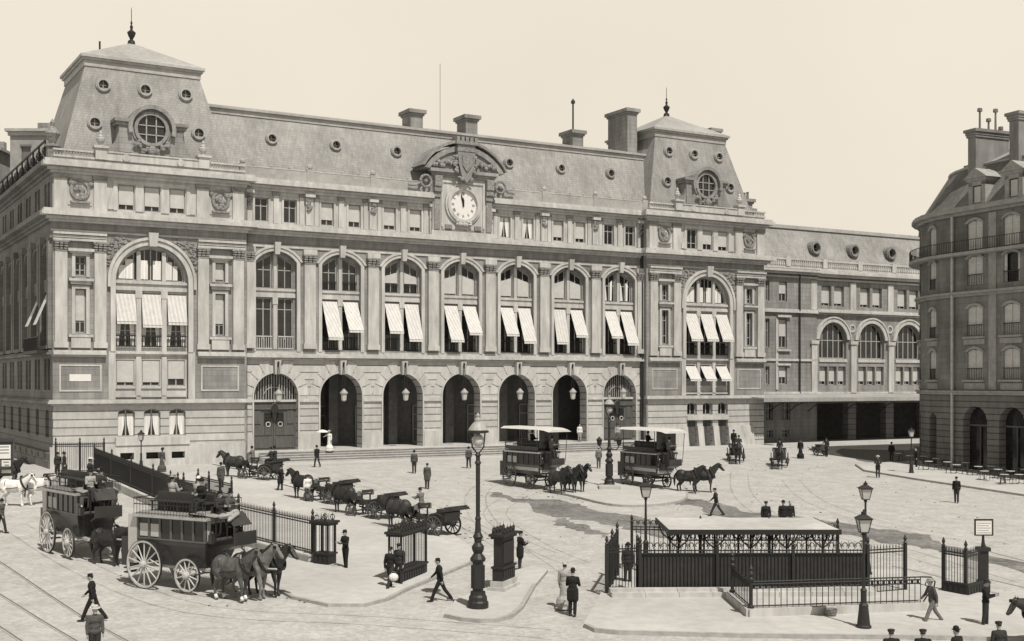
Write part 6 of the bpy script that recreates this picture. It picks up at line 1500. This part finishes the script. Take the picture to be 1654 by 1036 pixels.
P(912,984,(.3,.95),'stand','woman in light dress and straw hat behind the bowler-hatted man',coat='light',legs='light',woman=True,hatk='boater')
P(925,996,(.25,.95),'fold','man in bowler and black frock coat seen from behind near the centre foreground',coat='black',legs='black',top='frock',hatk='bowler')
P(1157,834,(-1,.15),'walk','man in dark suit striding left across the watered roadway',coat='dark',legs='dark',hatk='cap')
P(1237,862,T,'stand','man whose head shows behind the shelter roof, left of the pair',hatk='cap')
P(1265,861,T,'stand','man in bowler whose head shows above the shelter roof, left of two')
P(1276,861,(.3,-1),'stand','woman with dark bun showing above the shelter roof, right of two',woman=True,hatk=None)
P(1418,772,(-.3,-1),'fold','man in light cap near the kerb of the far café pavement',coat='dark',hatk='boater',top='jacket')
P(1545,813,(-.5,-.8),'stand','uniformed man standing in the roadway before the café tables',coat='black',legs='dark',hatk='kepi')
P(1440,746,(.3,.9),'stand','man in black standing on the dark asphalt near the corner building',coat='black')
P(1293,741,(-.3,-1),'stand','lady in a long black dress in front of the station wing canopy',coat='black',legs='black',woman=True,hatk='wide')
P(1506,1009,(-1,-.15),'walk','man in straw hat and grey suit walking left beside the low railing',coat='mid',legs='grey',hatk='boater',hatm='light')
P(1592,1015,(.9,-.5),'fold','man in dark suit with a white strap standing by the brown horse',coat='black',legs='dark',hatk='boater',hatm='dark')
P(150,1004,(-1,-.05),'walk','man in cap and dark clothes striding left over the tram rails',coat='black',legs='black',hatk='kepi')
P(153,1071,(.5,-.8),'stand','man in a banded straw boater cut off at the lower left edge',coat='mid',hatk='boater',beard=True,dz=0)
P(2,862,(1,-.2),'step','man in grey half cut off by the left edge',coat='mid')
P(1440,1112,AW,'stand','man in dark cap, leftmost of the heads cut off along the bottom edge',hatk='cap')
P(1491,1112,(.2,1),'stand','man in dark cap, second of the heads cut off along the bottom edge',hatk='cap')
P(1546,1108,(-.6,.8),'stand','man in bowler, head cut off along the bottom edge, below the gateway',hatk='bowler')
P(1614,1096,(-.2,1),'stand','man in cap below the brown horse at the lower right corner',hatk='cap',coat='dark')
P(1014,945,(.2,-1),'stand','man standing inside the bars at the left end of the stair enclosure',coat='dark')
P(93,771,(.6,-.6),'stand','man in bowler, left of the couple behind the short fence',coat='dark')
P(104,771,(-.6,-.6),'stand','woman in dark dress, right of the couple behind the short fence',coat='dark',legs='dark',woman=True,hatk='wide')
P(1335,738,(-.5,-.8),'reach','porter in dark clothes at the handcart by the dark passage',coat='dark')
P(1480,757,(-.9,-.2),'stand','waiter standing among the first café tables',coat='black',legs='black',hatk=None)
pl=L2W(22.3,2.3,.9); ld=person(pl,(-.4,-1),'reach','lady in a white dress holding a pale parasol on the station platform',coat='white',legs='white',woman=True,hatk='boater')
k=skel('reach'); hnd=k['arms'][1][3]+k['arms'][1][4]*.05
o=thing('parasol','open white parasol held over the lady in white on the platform','parasol',tuple(Lp(ld,hnd.x,hnd.y,hnd.z)))
MB().bar((0,0,-.15),(-.1,0,.62),.012,n=6).build('stick',IRON,o)
m=MB(); m.M=Matrix.Translation((-.1,0,.6)); m.lathe([(.52,-.2),(.5,-.16),(.36,-.06),(.18,.0),(.02,.03)],n=12); m.build('canopy',CL['white'],o)
person(L2W(50.0,-.6,.9),(.2,-1),'stand','man in white clothes standing inside the sixth arch',coat='white',legs='light',hatk=None)
person(L2W(53.3,1.2,.9),(.2,-1),'stand','woman in a dark hat at the top of the steps before the right oak door',coat='light',legs='mid',woman=True,hatk='wide')
# drivers and passengers
def seated(o,x,y,z,label,pose='sit',turn=0,**k):
    p=Lp(o,x,y,z); a=o.rotation_euler[2]+turn; return person(p,(-math.sin(a),math.cos(a)),pose,label,**k)
seated(oA,0,3.05,2.7,'driver in a dark cape on the box of the nearest omnibus','drive',coat='mid',top='jacket',hatk='top')
seated(oA,.42,3.05,2.7,'second man beside the driver of the nearest omnibus','sit',coat='dark')
seated(oA,-.28,1.35,3.08,'passenger in a white cap on the roof bench of the nearest omnibus',turn=PI/2,coat='light',hatk='bowler',hatm='white')
seated(oA,-.28,.1,3.08,'passenger in pale clothes and wide hat at the rear of the nearest roof bench',turn=PI/2,coat='light',woman=True,legs='mid',hatk='wide',hatm='light')
seated(oA,.28,2.1,3.08,'passenger in black on the far side of the nearest roof bench',turn=-PI/2)
seated(oB,0,3.05,2.7,'driver on the box of the second omnibus at left','drive',coat='dark',hatk='top')
seated(oB,.4,3.05,2.7,'man in a pale coat beside the second omnibus driver','sit',coat='light')
seated(oB,-.28,1.3,3.08,'passenger in white hat on the roof of the second omnibus',turn=PI/2,coat='dark',hatk='boater',hatm='white')
seated(oC,0,3.5,2.64,'driver in a grey cape under the left canopied omnibus front','drive',coat='grey',hatk='top')
seated(oC,-.28,1.0,3.02,'dark passenger on the upper deck of the left canopied omnibus',turn=PI/2)
seated(oC,-.28,2.6,3.02,'passenger at the front of the left canopied upper deck',turn=PI/2,coat='dark')
seated(oD,0,3.5,2.64,'driver in a grey cape under the right canopied omnibus front','drive',coat='grey',hatk='top')
seated(oD,-.28,.8,3.02,'dark passenger at the rear of the right canopied upper deck',turn=PI/2)
seated(oD,-.28,2.4,3.02,'passenger at the front of the right canopied upper deck',turn=PI/2,coat='dark')
P(1022,778,(.8,.3),'stand','man in light clothes at the rear step of the right canopied omnibus',coat='light')
seated(CB_[0],0,1.35,1.36,'cabman in grey coat and cap on the nearest cab box',coat='grey',hatk='kepi',pose='drive')
seated(CB_[3],0,1.35,1.36,'pale-coated cabman of the farthest cab',coat='grey',pose='drive')
seated(CB_[3],-.2,-.2,1.33,'passenger in dark suit in the farthest cab, left seat',coat='dark'); seated(CB_[3],.22,-.2,1.33,'passenger in a tall hat in the farthest cab, right seat',coat='dark',hatk='top')
seated(CB_[4],-.2,1.35,1.36,'coachman of the cab before the pavilion door',pose='drive',coat='dark')
o4=CB_[4]; person(Lp(o4,.2,.7,1.0),(-.12,-1),'stand','man standing up in the cab before the pavilion door',coat='black')
seated(CB_[5],0,1.35,1.36,'coachman in a shining top hat driving the right-hand cab',pose='drive',coat='black',hatk='top')
# handcart by the passage
def handcart():
    p=G(1325,736); o=thing('handcart','loaded handcart standing before the dark passage','handcart',tuple(p),.4)
    for s in (-1,1): wheel(o,s*.5,0,.42,WHD,10)
    b=MB(); b.box(-.42,.42,-.8,.8,.5,.56)
    for s in (-1,1): b.bar((s*.38,.8,.55),(s*.38,1.5,.75),.03); b.box(min(s*.4,s*.43),max(s*.4,s*.43),-.8,.8,.56,.85)
    b.build('tray',BODYM,o)
    c=thing('luggage_trunk','grey trunk loaded on the handcart','trunk',(p.x,p.y,p.z+.56),.4); m=MB(); m.box(-.3,.3,-.5,.4,0,.42); m.box(-.32,.32,-.52,.42,.42,.5); m.build('case',CL['mid'],c); m=MB(); m.box(-.33,.33,-.3,-.22,-.0,.51); m.box(-.33,.33,.15,.23,0,.51); m.build('strap',SEAT,c)
handcart()
# bag in the hand of the man by the pier
p=G(630,953); o=thing('travel_bag','white bundle carried by the man beside the openwork gate pier','bag',(p.x+.16,p.y-.18,p.z+.42)); 
MB().ball((0,0,.12),(.2,.14,.17),12,8).build('bundle',CL['white'],o,smooth=True); MB().tube([V(.1*math.cos(a),0,.27+.08*math.sin(a)) for a in [PI*j/6 for j in range(7)]],.015,5).build('handle',CL['grey'],o)

# rolled tarpaulin on the driver's box of the nearest omnibus
def tarp():
    me=fuse('tarp',[('e',V(.0,0,.1),(.5,.2,.13)),('e',V(.25,.15,.05),(.3,.22,.1)),('e',V(-.3,.12,.14),(.25,.2,.12),.5),('c',V(-.4,.2,.1),V(.3,.32,-.15),.09,.07)],.03,1)
    p=Lp(oA,.35,3.35,2.62); t=bpy.data.objects.new('folded_tarpaulin',me); COL.objects.link(t); t.location=p; t.rotation_euler=(.3,0,oA.rotation_euler[2]); t.material_slots[0].link='OBJECT'; t.material_slots[0].material=CL['light']
    tag(t,'pale folded tarpaulin beside the driver of the nearest omnibus','tarpaulin')
tarp()
for o in [x for x in bpy.data.objects if x.get('category')=='horse' and 'fetlocks' in x.get('label','')]:
    for s_ in (-1,1):
        for y,y2 in ((.5,.55),(-.62,-.56)): f_=.05*s_*(1 if y>0 else -1); MB().bar((.15*s_,y+f_,.22),(.15*s_,y2+f_,.07),.054,.07,n=10).build('white_fetlock',CL['white'],o,smooth=True)
# ================================================================ camera, sky, sun
cd=bpy.data.cameras.new('camera'); cam=bpy.data.objects.new('camera',cd); COL.objects.link(cam); S.camera=cam
cam.location=(0,0,CZ); cam.rotation_euler=(PI/2,0,0); cd.sensor_width=36; cd.lens=36*F/1654; cd.clip_end=3000; cd.clip_start=.5
cd.shift_y=(HV-518)/1654.
EL,AZ=math.radians(57),math.atan2(.47,-.883)   # AZ from +Y clockwise to the sun
sd=Vector((math.cos(EL)*.47,-math.cos(EL)*.883,math.sin(EL)))
sl=bpy.data.lights.new('sun','SUN'); sl.energy=5.0; sl.angle=math.radians(.6); sl.color=(1,.935,.845)
so=bpy.data.objects.new('sun',sl); COL.objects.link(so); so.rotation_euler=(-sd).to_track_quat('-Z','Y').to_euler(); so.location=(20,-30,60)
wd=bpy.data.worlds.new('World'); S.world=wd; wd.use_nodes=True; nt=wd.node_tree; L=nt.links; bg=nt.nodes['Background']
sk=nt.nodes.new('ShaderNodeTexSky'); sk.sky_type='NISHITA'; sk.sun_disc=False; sk.sun_elevation=EL; sk.sun_rotation=AZ; sk.dust_density=4; sk.air_density=1.2; sk.ozone_density=1
bw=nt.nodes.new('ShaderNodeRGBToBW'); L.new(sk.outputs[0],bw.inputs[0])
mx=nt.nodes.new('ShaderNodeMapRange'); mx.inputs['From Min'].default_value=3; mx.inputs['From Max'].default_value=30; mx.inputs['To Min'].default_value=.97; mx.inputs['To Max'].default_value=1.1; L.new(bw.outputs[0],mx.inputs['Value'])
tc=nt.nodes.new('ShaderNodeTexCoord'); sp=nt.nodes.new('ShaderNodeSeparateXYZ'); L.new(tc.outputs['Generated'],sp.inputs[0])
hz=nt.nodes.new('ShaderNodeMapRange'); hz.interpolation_type='SMOOTHSTEP'
for k,v in (('From Min',.32),('From Max',.62),('To Min',8.9),('To Max',2.4)): hz.inputs[k].default_value=v
L.new(sp.outputs[2],hz.inputs['Value'])
mm=nt.nodes.new('ShaderNodeMath'); mm.operation='MULTIPLY'; L.new(mx.outputs[0],mm.inputs[0]); L.new(hz.outputs[0],mm.inputs[1])
nz=nt.nodes.new('ShaderNodeTexNoise'); nz.inputs['Scale'].default_value=2.2; nz.inputs['Detail'].default_value=5; L.new(tc.outputs['Generated'],nz.inputs['Vector']); nr=nt.nodes.new('ShaderNodeMapRange'); nr.inputs['From Min'].default_value=.3; nr.inputs['From Max'].default_value=.7; nr.inputs['To Min'].default_value=.95; nr.inputs['To Max'].default_value=1.04; L.new(nz.outputs['Fac'],nr.inputs['Value']); m2=nt.nodes.new('ShaderNodeMath'); m2.operation='MULTIPLY'; L.new(mm.outputs[0],m2.inputs[0]); L.new(nr.outputs[0],m2.inputs[1]); mm=m2
vm=nt.nodes.new('ShaderNodeVectorMath'); vm.operation='SCALE'; vm.inputs[0].default_value=(1,.912,.765); L.new(mm.outputs[0],vm.inputs['Scale'])
L.new(vm.outputs[0],bg.inputs['Color']); bg.inputs['Strength'].default_value=.1
S.view_settings.view_transform='Standard'; S.view_settings.look='None'; S.view_settings.exposure=0; S.view_settings.gamma=1
